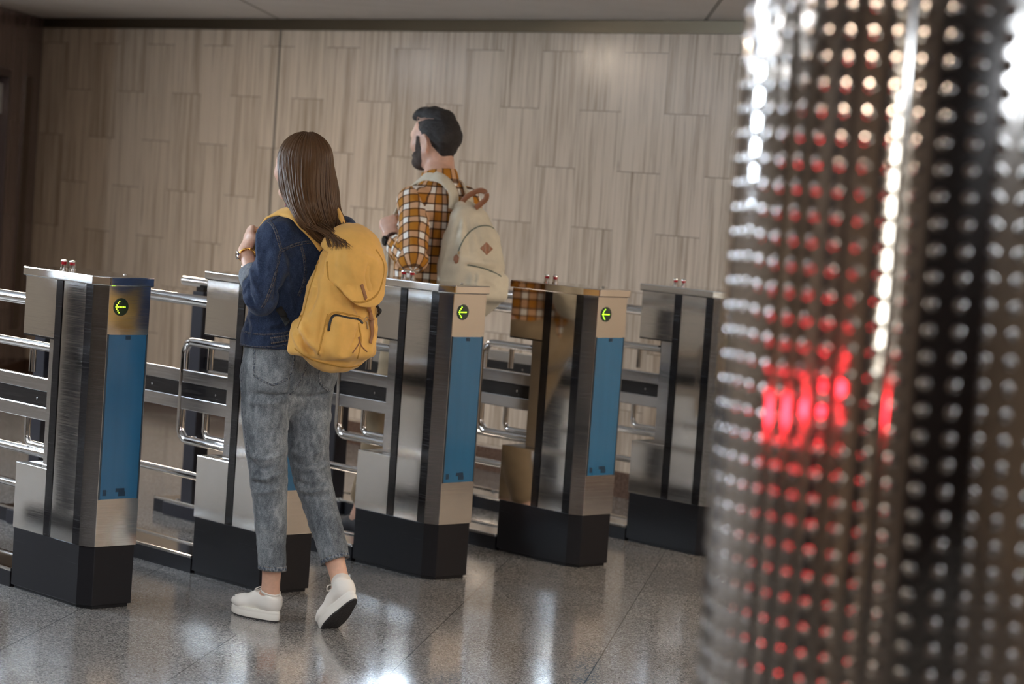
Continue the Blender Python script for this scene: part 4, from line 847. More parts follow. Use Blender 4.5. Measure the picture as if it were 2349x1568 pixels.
BO = (.57, -.55, .92); yb_ = empty('backpack', BO); tag(yb_, 'mustard yellow canvas backpack with tan leather strap worn by the woman', 'backpack')
yp = [Loft([((.568, -.566, .945), .118, .066), ((.570, -.572, .975), .142, .084), ((.572, -.572, 1.05), .143, .086), ((.585, -.568, 1.15), .126, .083), ((.606, -.562, 1.25), .094, .072), ((.612, -.556, 1.30), .078, .060)], k=.02, pw=2.7),
      Box((.570, -.645, 1.005), (.095, .035, .072), .03, None, .015), Box((.436, -.548, .995), (.028, .045, .062), .022, np.array(Matrix.Rotation(.12, 3, 'Y')), .012), Box((.705, -.560, .995), (.026, .045, .060), .02, None, .012)]
yf = field(yp); V, Fq = sdf_mesh(yf, .0042); Yb = Skin(V, Fq); Yb.V = relax(Yb.V, Yb.F, 1); Yb.done(); Yb.noise(.006, (13, 13, 8), 11); Yb.noise(.0028, (34, 34, 22), 12)
for pts, w_, a_ in [([(725, 640), (722, 680), (705, 720)], .012, -.006), ([(700, 655), (690, 690), (680, 720)], .010, .005), ([(690, 745), (705, 775), (730, 800), (735, 815)], .011, .010), ([(684, 765), (700, 795), (722, 815)], .010, -.010), ([(672, 760), (685, 790), (705, 815)], .010, .007), ([(760, 645), (775, 680), (800, 700)], .012, -.005),
                    ([(745, 700), (738, 740), (730, 790)], .008, -.005), ([(775, 818), (800, 815), (812, 800)], .010, .006), ([(800, 805), (815, 780), (822, 750)], .008, -.005), ([(725, 575), (728, 610), (722, 640)], .008, .004), ([(812, 700), (822, 712), (828, 725)], .010, -.008), ([(705, 818), (740, 828), (800, 832)], .006, -.003), ([(856, 740), (860, 770), (850, 800)], .010, .006)]:
    Yb.fold(pts, w_, a_*1.4)
Yb.done(); ybo = Yb.build('pack_body', YEL, yb_)
# flap over the top
flp = Loft([((.595, -.574, 1.02), .144, .106), ((.600, -.580, 1.14), .132, .108), ((.612, -.578, 1.24), .119, .103), ((.614, -.568, 1.295), .106, .088), ((.614, -.562, 1.322), .084, .066)], k=.02, pw=2.5); ff = field([flp])
def flf(X, sel=None):
    x = X[..., 0]-.600; zb = 1.112+(np.abs(x)/.115)**2.6*.085-(x*.02)
    D = np.maximum(ff(X), zb-X[..., 2]); D = np.maximum(D, X[..., 1]+.583-np.clip(X[..., 2]-1.285, 0, 1)*2.6); return np.maximum(D, -(ff(X)+.009+np.clip(1.27-X[..., 2], -.1, 0)*.0))
flf.prims = ff.prims; V, Fq = sdf_mesh(flf, .0036); Yf = Skin(V, Fq); Yf.V = relax(Yf.V, Yf.F, 2); Yf.done(); Yf.noise(.006, (10, 10, 8), 17); Yf.noise(.002, (30, 30, 22), 18)
for pts, w_, a_ in [([(790, 560), (800, 600), (810, 640)], .016, .006), ([(850, 600), (845, 640), (855, 670)], .014, -.007), ([(768, 580), (765, 620), (775, 655)], .012, -.004), ([(830, 580), (850, 592), (868, 600)], .012, .004), ([(785, 665), (800, 655), (820, 660)], .012, -.004), ([(800, 560), (790, 580), (782, 600)], .01, -.003)]: Yf.fold(pts, w_, a_*1.4)
Yf.done(); fo = Yf.build('flap', YEL, yb_)
P, N_ = Yf.line([(750, 600), (754, 640), (770, 668), (795, 687), (830, 693), (862, 678), (877, 645), (880, 605), (862, 572)], .005); ribbon(P, N_, .007, 'flap_piping', YSEAM, fo, lift=.0003, thick=.001)
for pts in ([(738, 566), (724, 620), (710, 665), (697, 715), (683, 752)], [(752, 720), (742, 760), (730, 812)], [(676, 798), (710, 822), (760, 836), (800, 842), (840, 832)], [(822, 740), (828, 780), (820, 822)]):
    P, N_ = Yb.line(pts, .005); ribbon(P, N_, .006, 'seam', YSEAM, ybo, lift=.0003, thick=.0012)
P, N_ = Yb.line([(656, 736), (675, 728), (694, 724)], .005); ribbon(P, N_, .008, 'seam', YSEAM, ybo, lift=.001, thick=.002)
P, N_ = Yb.line([(754, 758), (757, 740), (762, 727), (772, 723), (800, 729), (822, 732), (832, 742)], .004); ribbon(P, N_, .0085, 'zip', ZIP, ybo, lift=.001, thick=.0022)
P, N_ = Yb.line([(754, 760), (750, 742), (757, 722), (772, 716), (802, 722), (826, 727)], .004); ribbon(P, N_, .007, 'zip_welt', YSEAM, ybo, lift=.0006, thick=.0016)
P, N_ = Yb.line([(822, 773), (824, 785), (815, 800), (808, 810)], .004); ribbon(P, N_, .004, 'leather_cord', LEATH, ybo, lift=.001, thick=.0018)
P, N_ = Yb.line([(824, 772), (828, 792), (842, 806)], .004); ribbon(P, N_, .004, 'leather_cord', LEATH, ybo, lift=.001, thick=.0018)
# leather closing strap from the flap down the front
P1, N1 = Yf.line([(829, 652), (834, 668), (840, 688)], .004); P2, N2 = Yb.line([(846, 712), (850, 730), (852, 760), (848, 787)], .004)
if len(P1) and len(P2):
    Pm = np.concatenate([P1, P2+N2*.004]); Nm = np.concatenate([N1, N2]); Pm = spl(Pm[::3], 4); Nm = np.array([Nm[min(len(Nm)-1, int(i*len(Nm)/len(Pm)))] for i in range(len(Pm))])
    ls = ribbon(Pm, Nm, [.012, .013, .016, .016, .014, .009], 'leather_strap', LEATH, yb_, lift=.0015, thick=.0016)
    for (x, y) in ((848, 706), (851, 740)):
        q_, n_2 = Yb.hit(x, y)
        if q_ is not None: MB().lathe([(.002, 0), (.0015, .001)], tuple(np.array(q_)+np.array(n_2)*.008-A3(*BO)), 8).build('stud', BRASS, ls)
    q_ = Yb.hit(846, 733)[0]
    if q_ is not None:
        q_ = np.array(q_)+A3(0, -.010, 0)-A3(*BO); m = MB()
        for s_ in (-1, 1): m.tube([q_+A3(-.014, 0, .004), q_+A3(0, -.006, .001*s_), q_+A3(.016, .0, .003)], .0016, 6); m.tube([q_+A3(0, -.004, 0), q_+A3(.006*s_+.004, -.006, -.016)], .0014, 6)
        m.build('knot', LEATH, ls, smooth=True); m = MB(); m.tube(arc(tuple(q_+A3(-.018, .0, .002)), .008, 0, 2*PI, 14, (0, 2)), .0014, 6, caps=False); m.tube([q_+A3(-.016, -.002, -.006), q_+A3(-.013, -.004, -.03)], .003, 6); m.build('buckle', BRASS, yb_, smooth=True)
q_ = Yb.hit(864, 712)[0]
if q_ is not None:
    q_ = np.array(q_)-A3(*BO); MB().tube(spl([q_+A3(-.008, 0, .02), q_+A3(0, -.014, .006), q_+A3(.0, -.016, -.004), q_+A3(.004, -.006, -.012), q_+A3(-.006, -.002, -.022)], 4), .0042, 8).lathe([(.004, -.008), (.0075, -.005), (.0075, .004), (.004, .007)], tuple(q_+A3(0, -.016, .001)), 12).build('drawcord', ZIP, yb_, smooth=True)
# loose tips of the hair over the top of the bag
ll = []
for i in range(70):
    j = 2+i % 4; P0 = gl[j][10:18]+A3(*rnd.randn(3))*.006; e0 = 752+rnd.rand()*44; q1, n1 = Yf.hit(e0, 556+rnd.rand()*4); q2, n2 = Yf.hit(e0+4+rnd.randn()*5, 566+rnd.rand()*10)
    if q1 is None or q2 is None: continue
    q1 = np.array(q1)+np.array(n1)*.005; q2 = np.array(q2)+np.array(n2)*.003; ll.append((spl(list(P0[::2])+[(P0[-1]+q1)/2+A3(0, -.006, .012), q1, q2], 4), .8))
strands('loose_hair', HAIRW, hr, ll, .0020, 5)
# shoulder straps
for side, wp in (('l', [PY(742, 568, -.490), PY(722, 540, -.482), PY(700, 516, -.468), PY(682, 497, -.445), PY(663, 487, -.405), PY(645, 485, -.362), PY(628, 491, -.330), PY(612, 506, -.297), A3(.440, -.272, 1.33), A3(.445, -.242, 1.28), A3(.462, -.228, 1.22), A3(.475, -.222, 1.16)]),
                 ('r', [A3(.62, -.49, 1.315), A3(.635, -.482, 1.35), A3(.65, -.462, 1.40), A3(.668, -.41, 1.435), A3(.675, -.36, 1.43), A3(.69, -.29, 1.36), A3(.70, -.24, 1.28), A3(.705, -.20, 1.20), A3(.715, -.21, 1.12), A3(.75, -.28, 1.07)])):
    P = spl(wp, 6); Nn = []
    for p in P:
        a, b = K_.near(p); dv = p-np.array(a); b = np.array(b); Nn.append(b/np.linalg.norm(b))
    Nn = np.array(Nn)
    for _ in range(6): Nn[1:-1] = (Nn[:-2]+Nn[1:-1]*2+Nn[2:])/4
    Nn /= np.linalg.norm(Nn, axis=1)[:, None]; 
    for i_, p in enumerate(P):
        a, b = K_.near(p); a = np.array(a); b = np.array(b); h_ = (p-a)@b
        if h_ < .006: P[i_] = p+b*(.006-h_)
    ribbon(P, Nn, [.040, .046, .046, .040, .034, .028], 'shoulder_strap', YEL, yb_, lift=.0, thick=.0042)
    w2 = [P[-1], A3(.385, -.36, 1.05) if side == 'l' else A3(.755, -.37, 1.05), A3(.42, -.475, 1.03) if side == 'l' else A3(.73, -.475, 1.03)]; 
    if side == 'l': w2 = [P[-1], PY(636, 705, -.345), PY(652, 728, -.43), PY(660, 742, -.49)]
    Pb = spl(w2, 5)
    for i_, p in enumerate(Pb):
        a, b = K_.near(p); a = np.array(a); b = np.array(b); h_ = (p-a)@b
        if h_ < .006: Pb[i_] = p+b*(.006-h_)
    Nb = np.array([np.array(K_.near(p)[1]) for p in Pb]); ribbon(Pb, Nb, .024, 'webbing', DARKW, yb_, lift=.0, thick=.0012)
MB().tube(spl([A3(.552, -.5, 1.322)-A3(*BO), A3(.556, -.51, 1.35)-A3(*BO), A3(.58, -.515, 1.358)-A3(*BO), A3(.604, -.51, 1.35)-A3(*BO), A3(.608, -.5, 1.322)-A3(*BO)], 5), .0055, 10).build('grab_loop', YEL, yb_, smooth=True)
# ------------------------------------------------------------------ the man
MO = (2.05, .64, 0.); man = empty('person', MO); tag(man, 'dark-haired bearded man in orange checked shirt with cream backpack, passing between the gates', 'person')
MM = yw(14); MC = A3(2.054, .682, 1.701); MS = .985
sL, sR = A3(1.903, .615, 1.455), A3(2.200, .625, 1.465); eL, eR = A3(1.806, .482, 1.226), A3(2.255, .60, 1.20); wL, wR = A3(1.868, .700, 1.290), A3(2.20, .80, 1.29)
hL, tL = hand_prims(wL, A3(.012, .05, .12), (-.62, -.25, .30), 1.06, curl=(58, 80, 45), thumb=(.05, .85, -.5), thumb2=(-.25, .75, -.6))
hR, tR = hand_prims(wR, A3(-.05, .05, .095), (.45, .55, .25), 1.06, curl=(58, 80, 45))
bp = head_prims(MC, MM, MS, True)+neck_prims(MC, MM, (2.05, .625, 1.54), MS, .060)+hL+hR
bp += [Loft([((2.05, .64, .97), .150, .105), ((2.05, .64, 1.12), .135, .098), ((2.05, .63, 1.30), .150, .10), ((2.05, .62, 1.44), .150, .085), ((2.05, .62, 1.53), .08, .068)], k=.03)]
for sh, el, wr in ((sL, eL, wL), (sR, eR, wR)): bp += [Cap(sh, el, .05, .042, .03), Cap(el, el*.5+wr*.5, .040, .036, .02), Cap(el*.5+wr*.5, wr, .036, .0255, .015)]
mhL, mhR, mkL, mkR, maL, maR = A3(1.955, .64, .96), A3(2.145, .64, .96), A3(1.965, .78, .53), A3(2.135, .72, .52), A3(1.965, .90, .10), A3(2.140, .52, .12)
for a, b, c in ((mhL, mkL, maL), (mhR, mkR, maR)): bp += [Loft([(a, .085), (b, .056), (b*.65+c*.35+A3(0, -.015, 0), .054), (c, .034)], a=(1, 0, 0), k=.03), Cap(c, c+A3(0, .07, -.05), .034, .026, .02)]
V, Fq = sdf_mesh(field(bp), .0038); bM = Skin(V, Fq); bM.V = relax(bM.V, bM.F, 1); bM.done(); bM.build('body', SKINM, man); eyes(man, MC, MM, MS)
lc = lambda X: ((X-MC)@MM)/MS
HAIRM = mat('dark_hair', (.016, .012, .011), .5, spec=.5); n_ = NT(HAIRM); o_ = n_.obj(); n_.link(n_.ramp(n_.noise(n_.map(o_, (160, 60, 160)), 1, 4, .7), (.35, (.006, .0045, .004)), (.7, (.034, .026, .024))), 'Base Color'); n_.bump(n_.noise(n_.map(o_, (260, 80, 260)), 1, 4, .7), .9, .004)
hp_ = [Ell(MC+MM@(A3(0, -.016, .036)*MS), A3(.084, .106, .094)*MS, MM, .02)]
tp = lambda x, y, z: MC+MM@(A3(x, y, z)*MS)
hp_ += [Loft([(tp(.004, .088, .100), .044*MS, .024*MS), (tp(.006, .066, .116), .056*MS, .026*MS), (tp(.004, .01, .126), .058*MS, .024*MS), (tp(0, -.05, .112), .054*MS, .026*MS)], a=MM[:, 0], k=.018), Loft([(tp(0, -.078, .02), .055*MS, .034*MS), (tp(0, -.062, -.058), .044*MS, .024*MS)], a=MM[:, 0], k=.03)]
hf = field(hp_)
def hcut(X, sel=None):
    D = hf(X, sel); q = lc(X); x, y, z = np.abs(q[..., 0]), q[..., 1], q[..., 2]
    face = np.minimum(y-(.062-.30*np.clip(x-.045, 0, .05)*1.0-.0*z), .084-z); ear = .033-np.sqrt(((y+.002))**2*1.2+((z+.012)*.78)**2); ear = np.minimum(ear, .004-(z-.026)); ear = np.minimum(ear, x-.03)
    low = np.minimum(-.022-z, y+.034-(z+.06)*.25); nape = -.078-z+.0*y; side = np.minimum(y-.046, .074-z)
    for c in (face*MS, ear*MS, low*MS, nape*MS, np.minimum(side, x-.052)*MS): D = np.maximum(D, c)
    return D
hcut.prims = hf.prims; V, Fq = sdf_mesh(hcut, .0032); Hm = Skin(V, Fq); Hm.V = relax(Hm.V, Hm.F, 1); Hm.done(); Hm.noise(.0032, (34, 34, 60), 3)
Hm.fold([tp(-.050, .075, .088), tp(-.060, .045, .093), tp(-.062, .01, .096), tp(-.058, -.03, .097), tp(-.050, -.06, .09)], .0055, -.008, world=True); Hm.fold([tp(-.045, .07, .104), tp(-.052, .03, .112), tp(-.050, -.03, .112)], .010, .005, world=True); Hm.done(); Hm.build('hair', HAIRM, man)
P, N_ = Hm.line([tp(-.052, .072, .087), tp(-.060, .045, .093), tp(-.062, .01, .096), tp(-.058, -.03, .097)], .004, world=True); ribbon(P, N_, [.001, .003, .0025, .001], 'parting', SKINM, man, lift=.0006, thick=.0006)
# beard: a short shell over the jaw
BRD = mat('short_beard', (.03, .022, .019), .8); n_ = NT(BRD); n_.link(n_.ramp(n_.noise(n_.obj(), 500, 2), (.35, (.018, .013, .011)), (.65, (.085, .055, .043))), 'Base Color'); n_.bump(n_.noise(n_.obj(), 700, 2), .6, .002)
bf = field(head_prims(MC, MM, MS, True))
def brd(X, sel=None):
    D = bf(X, sel)-.0028; q = lc(X); x, y, z = np.abs(q[..., 0]), q[..., 1], q[..., 2]
    up = z-(-.030-.026*np.clip((y-.02)/.06, 0, 1)*1.0+.0) ; jaw = -(z+.0) ; back = (.014-y)
    strip = np.maximum(np.abs(y-.032)-.010-np.clip(-z, 0, .03)*.2, z-.022); reg = np.minimum(np.maximum(up, back), np.maximum(strip, x*0-1)); mus = np.maximum(np.maximum(np.abs(z+.040)-.005, .07-y), x-.03)
    reg = np.minimum(reg, mus); lips = .0125-np.sqrt((x*.5)**2+(z+.054)**2) ; reg = np.maximum(reg, np.minimum(lips, y-.08)); return np.maximum(D, reg*MS)
brd.prims = bf.prims; V, Fq = sdf_mesh(brd, .0032, lo=MC-.16, hi=MC+.16); s = Skin(V, Fq); s.V = relax(s.V, s.F, 1); s.done(); s.build('beard', BRD, man)
for e in (-1, 1):
    P = [tp(e*x, y, z) for x, y, z in ((.014, .0955, .024), (.028, .094, .029), (.044, .083, .024))]; MB().tube([p-A3(*MO) for p in spl(P, 4)], .0035, 8).build('eyebrow', HAIRM, man, smooth=True)
# plaid shirt
PL = mat('orange_plaid_flannel', (.5, .25, .05), .85, spec=.12); n_ = NT(PL); u_ = n_.sep(n_.uv())
def bands(c):
    f = n_.math('FRACT', n_.math('DIVIDE', c, .071)); W = n_.math('LESS_THAN', f, .36); e1 = n_.math('ABSOLUTE', n_.math('SUBTRACT', f, .40)); e2 = n_.math('ABSOLUTE', n_.math('SUBTRACT', f, .96)); e3 = n_.math('ABSOLUTE', n_.math('SUBTRACT', f, .18))
    dk = n_.math('MAXIMUM', n_.math('LESS_THAN', e1, .052), n_.math('LESS_THAN', e2, .052)); return W, dk, n_.math('LESS_THAN', e3, .012)
Wu, Du, Tu = bands(u_[0]); Wv, Dv, Tv = bands(u_[1]); sm = n_.math('MULTIPLY', n_.math('ADD', Wu, Wv), .5)
c_ = n_.ramp(sm, (.0, (.43, .175, .022)), (.5, (.60, .35, .20)), (1., (.80, .76, .70))); dk = n_.math('MULTIPLY', n_.math('ADD', Du, Dv), .5); n_.link(n_.mix(n_.ramp(dk, (0, 0), (.5, .72), (1, .96)), c_, (.035, .024, .024)), 'Base Color'); n_.bump(n_.noise(n_.obj(), 500, 2), .3, .001)
tor = [Loft([((2.05, .64, .93), .178, .130), ((2.05, .64, 1.05), .172, .128), ((2.05, .635, 1.18), .176, .128), ((2.05, .628, 1.32), .188, .126), ((2.05, .620, 1.43), .172, .106), ((2.05, .618, 1.49), .118, .080), ((2.05, .625, 1.530), .074, .070)], k=.03), Loft([((2.05, .625, 1.530), .071, .070), ((2.05, .636, 1.565), .066, .068)], k=.015)]
def sleeveM(sh, el, wr, t):
    c = el*(1-t)+wr*t; return [Ell(sh+A3(0, 0, -.012), (.060, .068, .062), None, .03), Loft([(sh, .060, .066), (sh*.5+el*.5+A3(0, -.008, 0), .063, .069), (el, .060, .062)], k=.02), Loft([(el, .060, .062), (el*.45+c*.55, .056, .058), (c, .049, .051)], k=.02)], c
s1, cl1 = sleeveM(sL, eL, wL, .62); s2, cl2 = sleeveM(sR, eR, wR, .62); sf = field(tor+s1+s2)
def shf(X, sel=None):
    D = np.maximum(sf(X, sel), .90-X[..., 2])
    for c, el, wr in ((cl1, eL, wL), (cl2, eR, wR)):
        dd = (wr-el)/np.linalg.norm(wr-el); h = (X-c)@dd; D = np.maximum(D, np.where((np.linalg.norm(X-c, axis=-1) < .10) & (h > 0), h, -1)); D = np.maximum(D, -Cap(c-dd*.02, c+dd*.08, .041, .041)(X))
    hole = Loft([((2.05, .64, 1.56), .060, .060), ((2.05, .66, 1.66), .075, .075)])(X); return np.maximum(D, -hole)
shf.prims = sf.prims; V, Fq = sdf_mesh(shf, .0055); Sh = Skin(V, Fq); Sh.V = relax(Sh.V, Sh.F, 1); Sh.done(); Sh.noise(.005, (12, 12, 9), 21)
for pts, w_, a_ in [([(925, 470), (935, 520), (950, 570)], .014, .005), ([(1000, 470), (992, 520), (985, 570), (975, 600)], .011, -.013), ([(1010, 480), (1004, 530), (996, 570)], .010, .006), ([(915, 560), (925, 590), (945, 610)], .010, -.008), ([(905, 580), (918, 605), (938, 622)], .009, .006), ([(940, 450), (965, 470), (985, 490)], .012, .006), ([(960, 440), (985, 470), (1000, 500)], .010, -.005), ([(925, 545), (950, 555), (975, 545)], .010, -.005), ([(930, 500), (955, 512), (980, 500)], .010, .005)]: Sh.fold(pts, w_, a_)
Sh.done()
def seg_coord(X, a, b):
    d = (b-a); L = np.linalg.norm(d); d = d/L; u = np.cross(d, A3(.2, .3, 1)); u /= np.linalg.norm(u); v = np.cross(d, u); Q = X-a; return Q@d, np.arctan2(Q@v, Q@u), np.hypot(Q@u, Q@v)
Fc = Sh.V[Sh.F].mean(1); best = np.full(len(Fc), 1e9); lab = np.zeros(len(Fc), int); segs = [(sL, eL), (eL, cl1), (sR, eR), (eR, cl2)]
for k, (a, b) in enumerate(segs):
    t = np.clip(((Fc-a)@(b-a))/((b-a)@(b-a)), 0, 1); dd = np.linalg.norm(Fc-(a+t[:, None]*(b-a)), axis=1)
    m = (dd < .088) & (dd < best) & (np.abs(Fc[:, 0]-2.05) > (.172 if k in (0, 2) else .155)); lab[m] = k+1; best[m] = dd[m]
uv = np.zeros((len(Fc), 4, 2)); LV = Sh.V[Sh.F]
ang = np.arctan2(LV[..., 0]-2.05, -(LV[..., 1]-.63)); uv[..., 0] = ang*.165+.02; uv[..., 1] = LV[..., 2]
ac = np.arctan2(Fc[:, 0]-2.05, -(Fc[:, 1]-.63))[:, None]; uv[..., 0] = (ac+((ang-ac+PI) % (2*PI)-PI))*.165+.02
for k, (a, b) in enumerate(segs):
    m = lab == k+1; s_, th_, r_ = seg_coord(LV[m], a, b); sc_, tc_, rc_ = seg_coord(Fc[m], a, b); th_ = tc_[:, None]+((th_-tc_[:, None]+PI) % (2*PI)-PI); uv[m, :, 0] = th_*.068+.012; uv[m, :, 1] = -s_+(.01 if k % 2 == 0 else .03)
so = Sh.build('checked_shirt', PL, man, uv=uv.reshape(-1, 2))
# standing collar folded over, cuffs
cf = field([Loft([((2.05, .622, 1.528), .080, .079), ((2.05, .628, 1.552), .076, .076), ((2.05, .634, 1.580), .071, .072)], k=.01)]); ch_ = Loft([((2.05, .628, 1.50), .060, .060), ((2.05, .642, 1.62), .063, .063)])
g = lambda X, sel=None: np.maximum(np.maximum(np.maximum(cf(X), -ch_(X)), X[..., 2]-1.582+(X[..., 1]-.63)*.25), 1.522-X[..., 2]); g.prims = cf.prims
V, Fq = biggest(*sdf_mesh(g, .004)); s = Skin(V, Fq); s.V = relax(s.V, s.F, 1); s.done(); LV = s.V[s.F]; a_ = np.arctan2(LV[..., 0]-2.05, -(LV[..., 1]-.63)); ac = a_[:, :1]; a_ = ac+((a_-ac+PI) % (2*PI)-PI); uv = np.stack([a_*.078, LV[..., 2]*0+.05+(LV[..., 2]-1.6)*.4], -1).reshape(-1, 2); s.build('collar', PL, so, uv=uv)
for c, el, wr in ((cl1, eL, wL), (cl2, eR, wR)):
    d = (wr-el)/np.linalg.norm(wr-el); f = field([Loft([(c-d*.05, .058, .060), (c-d*.02, .056, .058), (c+d*.006, .053, .055)])]); hol = Cap(c-d*.04, c+d*.09, .041, .041)
    g = (lambda f, hol, c, d: (lambda X, sel=None: np.maximum(np.maximum(np.maximum(f(X), (X-c)@d-.010), -((X-c)@d+.052)), -hol(X))))(f, hol, c, d); g.prims = f.prims
    V, Fq = sdf_mesh(g, .004); s = Skin(V, Fq); s.noise(.004, 30, 8); LV = s.V[s.F]; s_, th_, r_ = seg_coord(LV, c, c+d); tc = th_[:, :1]; th_ = tc+((th_-tc+PI) % (2*PI)-PI); s.build('rolled_cuff', PL, so, uv=np.stack([th_*.055, s_+.02], -1).reshape(-1, 2))
# trousers
CHI = canvas('khaki_cotton', (.30, .22, .135)); tp_ = [Loft([((2.05, .64, .86), .165, .125), ((2.05, .64, .96), .168, .122), ((2.05, .64, 1.02), .160, .115)], k=.03), Ell((1.975, .585, .90), (.085, .085, .095), None, .03), Ell((2.125, .585, .90), (.085, .085, .095), None, .03)]
for a, b, c in ((mhL, mkL, maL), (mhR, mkR, maR)): e_ = b+(c-b)*.78; tp_.append(Loft([(a-A3(0, 0, .04), .098, .10), (b, .076, .08), (b*.5+e_*.5+A3(0, -.01, 0), .066, .07), (e_, .056, .060)], k=.02))
V, Fq = sdf_mesh(field(tp_), .0065); s = Skin(V, Fq); s.noise(.006, (12, 12, 18), 9); s.build('khaki_trousers', CHI, man)
for an, yv, pt in ((maL, 0, 0.), (maR, 0, 14.)):
    Rr = np.array(Matrix.Rotation(-math.radians(pt), 3, 'X')); M4 = np.eye(4); M4[:3, :3] = Rr; 
    M4[:3, 3] = A3(an[0], an[1], 0) if not pt else A3(an[0], an[1]+.12, .003)-Rr@A3(0, .115, .004)
    sneaker(man, M4, L=.29, up=bpy.data.materials.get('dark_suede') or mat('dark_suede', (.03, .028, .032), .7), sole=bpy.data.materials.get('dark_sole') or mat('dark_sole', (.05, .045, .045), .6), lace=ZIP, cap=False)
# watch on the left wrist
d = (wL-eL)/np.linalg.norm(wL-eL); bc = wL-d*.022; a_ = np.cross(d, (0, 0, 1)); a_ /= np.linalg.norm(a_); b_ = np.cross(d, a_); ww = .022
ring = [bc+(a_*math.cos(t)+b_*math.sin(t))*.0295-A3(*MO) for t in np.linspace(0, 2*PI, 29)]
wb = MB().tube(ring, .0085, 8, caps=False).build('watch_strap', mat('dark_brown_strap', (.06, .022, .015), .5), man, smooth=True)
dv = A3(-.80, -.35, -.2); dv -= d*dv.dot(d); dv /= np.linalg.norm(dv); wf3 = MB().lathe([(.019, -.004), (.021, -.002), (.021, .006), (.018, .009), (.001, .0095)], (0, 0, 0), 28).build('watch_case', mat('dark_watch', (.02, .02, .024), .15, .6), wb, smooth=True)
wf3.matrix_local = Matrix.Translation(Vector(bc+dv*.034-A3(*MO))) @ Vector((0, 0, 1)).rotation_difference(Vector(dv)).to_matrix().to_4x4()
# ------------------------------------------------------------------ cream backpack
CRM = canvas('cream_canvas', (.60, .54, .42)); GREY = mat('grey_green_zip', (.10, .12, .10), .6); CSEAM = stitch('cream_seam', (.50, .45, .35), (.36, .33, .26)); LEA2 = mat('brown_leather', (.26, .10, .045), .5); n_ = NT(LEA2); n_.bump(n_.noise(n_.obj(), 300, 3), .3, .001)
CO = (2.05, .40, 1.03); cb = empty('backpack', CO); tag(cb, "cream canvas backpack with brown leather handle and diamond patch on the man's back", 'backpack')
cp = [Loft([((2.05, .405, 1.06), .125, .075), ((2.05, .395, 1.10), .150, .098), ((2.05, .395, 1.20), .150, .098), ((2.05, .405, 1.31), .128, .082), ((2.05, .432, 1.40), .090, .052), ((2.05, .455, 1.445), .055, .026)], k=.02, pw=2.5), Box((2.055, .310, 1.125), (.105, .045, .062), .035, None, .02)]
V, Fq = sdf_mesh(field(cp), .0052); Cb = Skin(V, Fq); Cb.V = relax(Cb.V, Cb.F, 1); Cb.done(); Cb.noise(.006, (12, 12, 8), 31)
for pts, w_, a_ in [([(1058, 490), (1045, 540), (1035, 590)], .014, -.009), ([(1068, 490), (1075, 540), (1078, 590)], .012, -.008), ([(1060, 500), (1058, 550), (1055, 600)], .010, .007), ([(1085, 500), (1100, 560), (1110, 610)], .012, -.006), ([(1030, 560), (1020, 600), (1010, 640)], .012, .006), ([(1065, 608), (1090, 612), (1140, 622)], .010, -.010), ([(1065, 598), (1090, 600), (1140, 606)], .012, .010), ([(1090, 625), (1090, 640), (1085, 650)], .008, -.008), ([(1110, 640), (1130, 650), (1140, 665)], .010, .005)]: Cb.fold(pts, w_, a_)
Cb.done(); cbo = Cb.build('pack_body', CRM, cb)
P, N_ = Cb.line([(1051, 578), (1057, 562), (1066, 545), (1082, 528), (1100, 519), (1120, 518), (1133, 524)], .005); ribbon(P, N_, .0052, 'zip', GREY, cbo, lift=.0006, thick=.0016)
P, N_ = Cb.line([(1072, 607), (1090, 610), (1115, 617), (1140, 628), (1150, 634)], .005); ribbon(P, N_, .006, 'pocket_zip', GREY, cbo, lift=.0006, thick=.0016)
def patch(sk, pts, name, m, parent, th=.003):
    V = []; 
    hit = [sk.hit(*p) for p in pts]
    if any(h[0] is None for h in hit): return None
    c = np.mean([np.array(h[0]) for h in hit], 0); nn = np.mean([np.array(h[1]) for h in hit], 0); nn /= np.linalg.norm(nn); off = world_off(parent); n = len(pts)
    V = [np.array(h[0])+nn*th*1.2-off for h in hit]+[np.array(h[0])-nn*.004-off for h in hit]; return MB().add(V, [tuple(range(n)), tuple(range(n, 2*n))[::-1]]+[(i, n+i, n+(i+1) % n, (i+1) % n) for i in range(n)]).build(name, m, parent, bevel=.0012)
lp_ = patch(Cb, [(1115, 555), (1130, 571), (1116, 585), (1101, 569)], 'leather_patch', LEA2, cbo)
if lp_:
    for dx in (-5, 5):
        P = [np.array(Cb.hit(1115.5+dx+ox, y)[0])+np.array(Cb.hit(1115, 570)[1])*.0052-world_off(lp_) for ox, y in ((0.4*dx*.3, 563), (0, 570), (-.3*0, 577))]; MB().tube(P, .0009, 6).build('stitching', CSEAM, lp_)
pl = patch(Cb, [(1048, 583), (1053, 590), (1051, 601), (1046, 605), (1041, 597), (1042, 589)], 'zip_pull', LEA2, cb, .006)
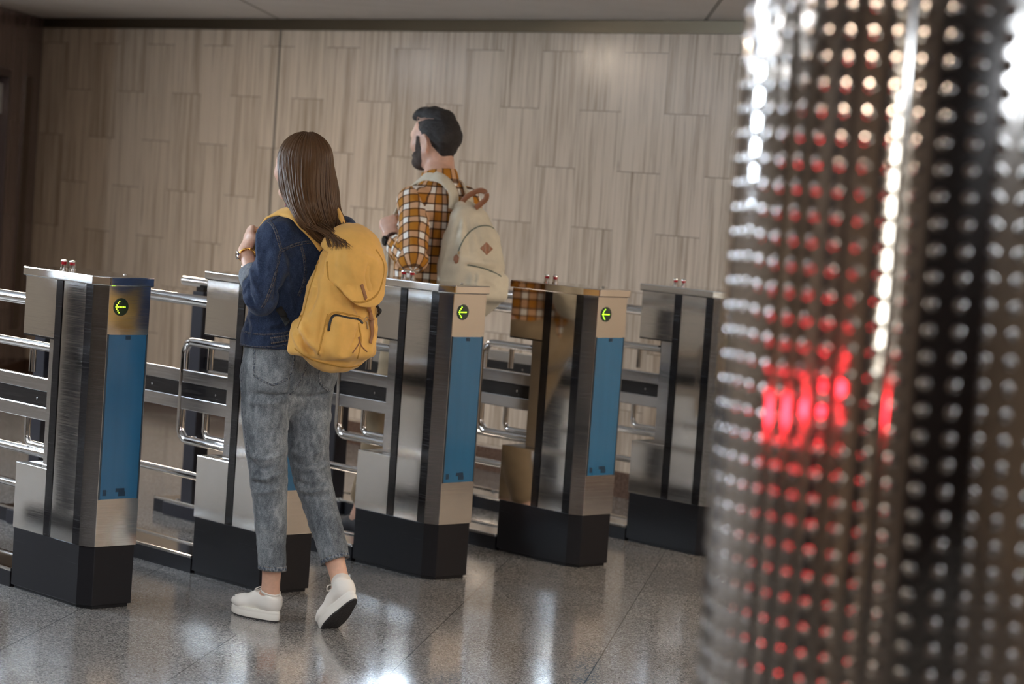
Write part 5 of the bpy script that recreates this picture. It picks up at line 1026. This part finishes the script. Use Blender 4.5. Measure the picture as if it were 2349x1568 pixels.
q_ = Cb.hit(1049, 580)[0]
if q_ is not None: MB().lathe([(.004, 0), (.004, .01), (.002, .012)], tuple(np.array(q_)+A3(0, -.008, -.004)-A3(*CO)), 10).build('zip_slider', BRASS, cb)
cs_ = [A3(2.015, .435, 1.445), A3(2.02, .415, 1.475), A3(2.035, .375, 1.500), A3(2.06, .345, 1.505), A3(2.08, .335, 1.485), A3(2.075, .355, 1.455), A3(2.065, .385, 1.43)]
cs_ = [PY(1060, 463, .45), PY(1070, 452, .43), PY(1086, 442, .41), PY(1103, 437, .385), PY(1115, 443, .37), PY(1115, 455, .37), PY(1104, 466, .385), PY(1090, 477, .40)]
P = spl(cs_, 6); T_ = np.gradient(P, axis=0); Nn = np.cross(T_, A3(-.50, .30, .80)); Nn /= np.linalg.norm(Nn, axis=1)[:, None]; ribbon(P, Nn, .022, 'leather_handle', LEA2, cb, lift=0, thick=.003)
for side, wp in (('l', [A3(2.00, .475, 1.43), PY(1040, 442, .500), PY(1022, 416, .530), PY(1002, 405, .570), PY(982, 404, .620), PY(962, 412, .665), PY(945, 428, .705), PY(928, 450, .735), A3(1.93, .775, 1.34), A3(1.93, .78, 1.22), A3(1.90, .74, 1.12)]),
                 ('r', [A3(2.09, .475, 1.43), A3(2.11, .50, 1.48), A3(2.13, .55, 1.515), A3(2.145, .61, 1.525), A3(2.15, .67, 1.50), A3(2.16, .73, 1.44), A3(2.17, .775, 1.34), A3(2.17, .78, 1.22), A3(2.20, .74, 1.12)])):
    P = spl(wp, 6); Nn = np.array([np.array(Sh.near(p)[1]) for p in P])
    for _ in range(6): Nn[1:-1] = (Nn[:-2]+Nn[1:-1]*2+Nn[2:])/4
    Nn /= np.linalg.norm(Nn, axis=1)[:, None]
    for i_, p in enumerate(P):
        a, b = Sh.near(p); a = np.array(a); b = np.array(b); h_ = (p-a)@b
        if h_ < .006: P[i_] = p+b*(.006-h_)
    ribbon(P, Nn, [.045, .050, .050, .044, .036, .03], 'shoulder_strap', CRM, cb, lift=0, thick=.004)
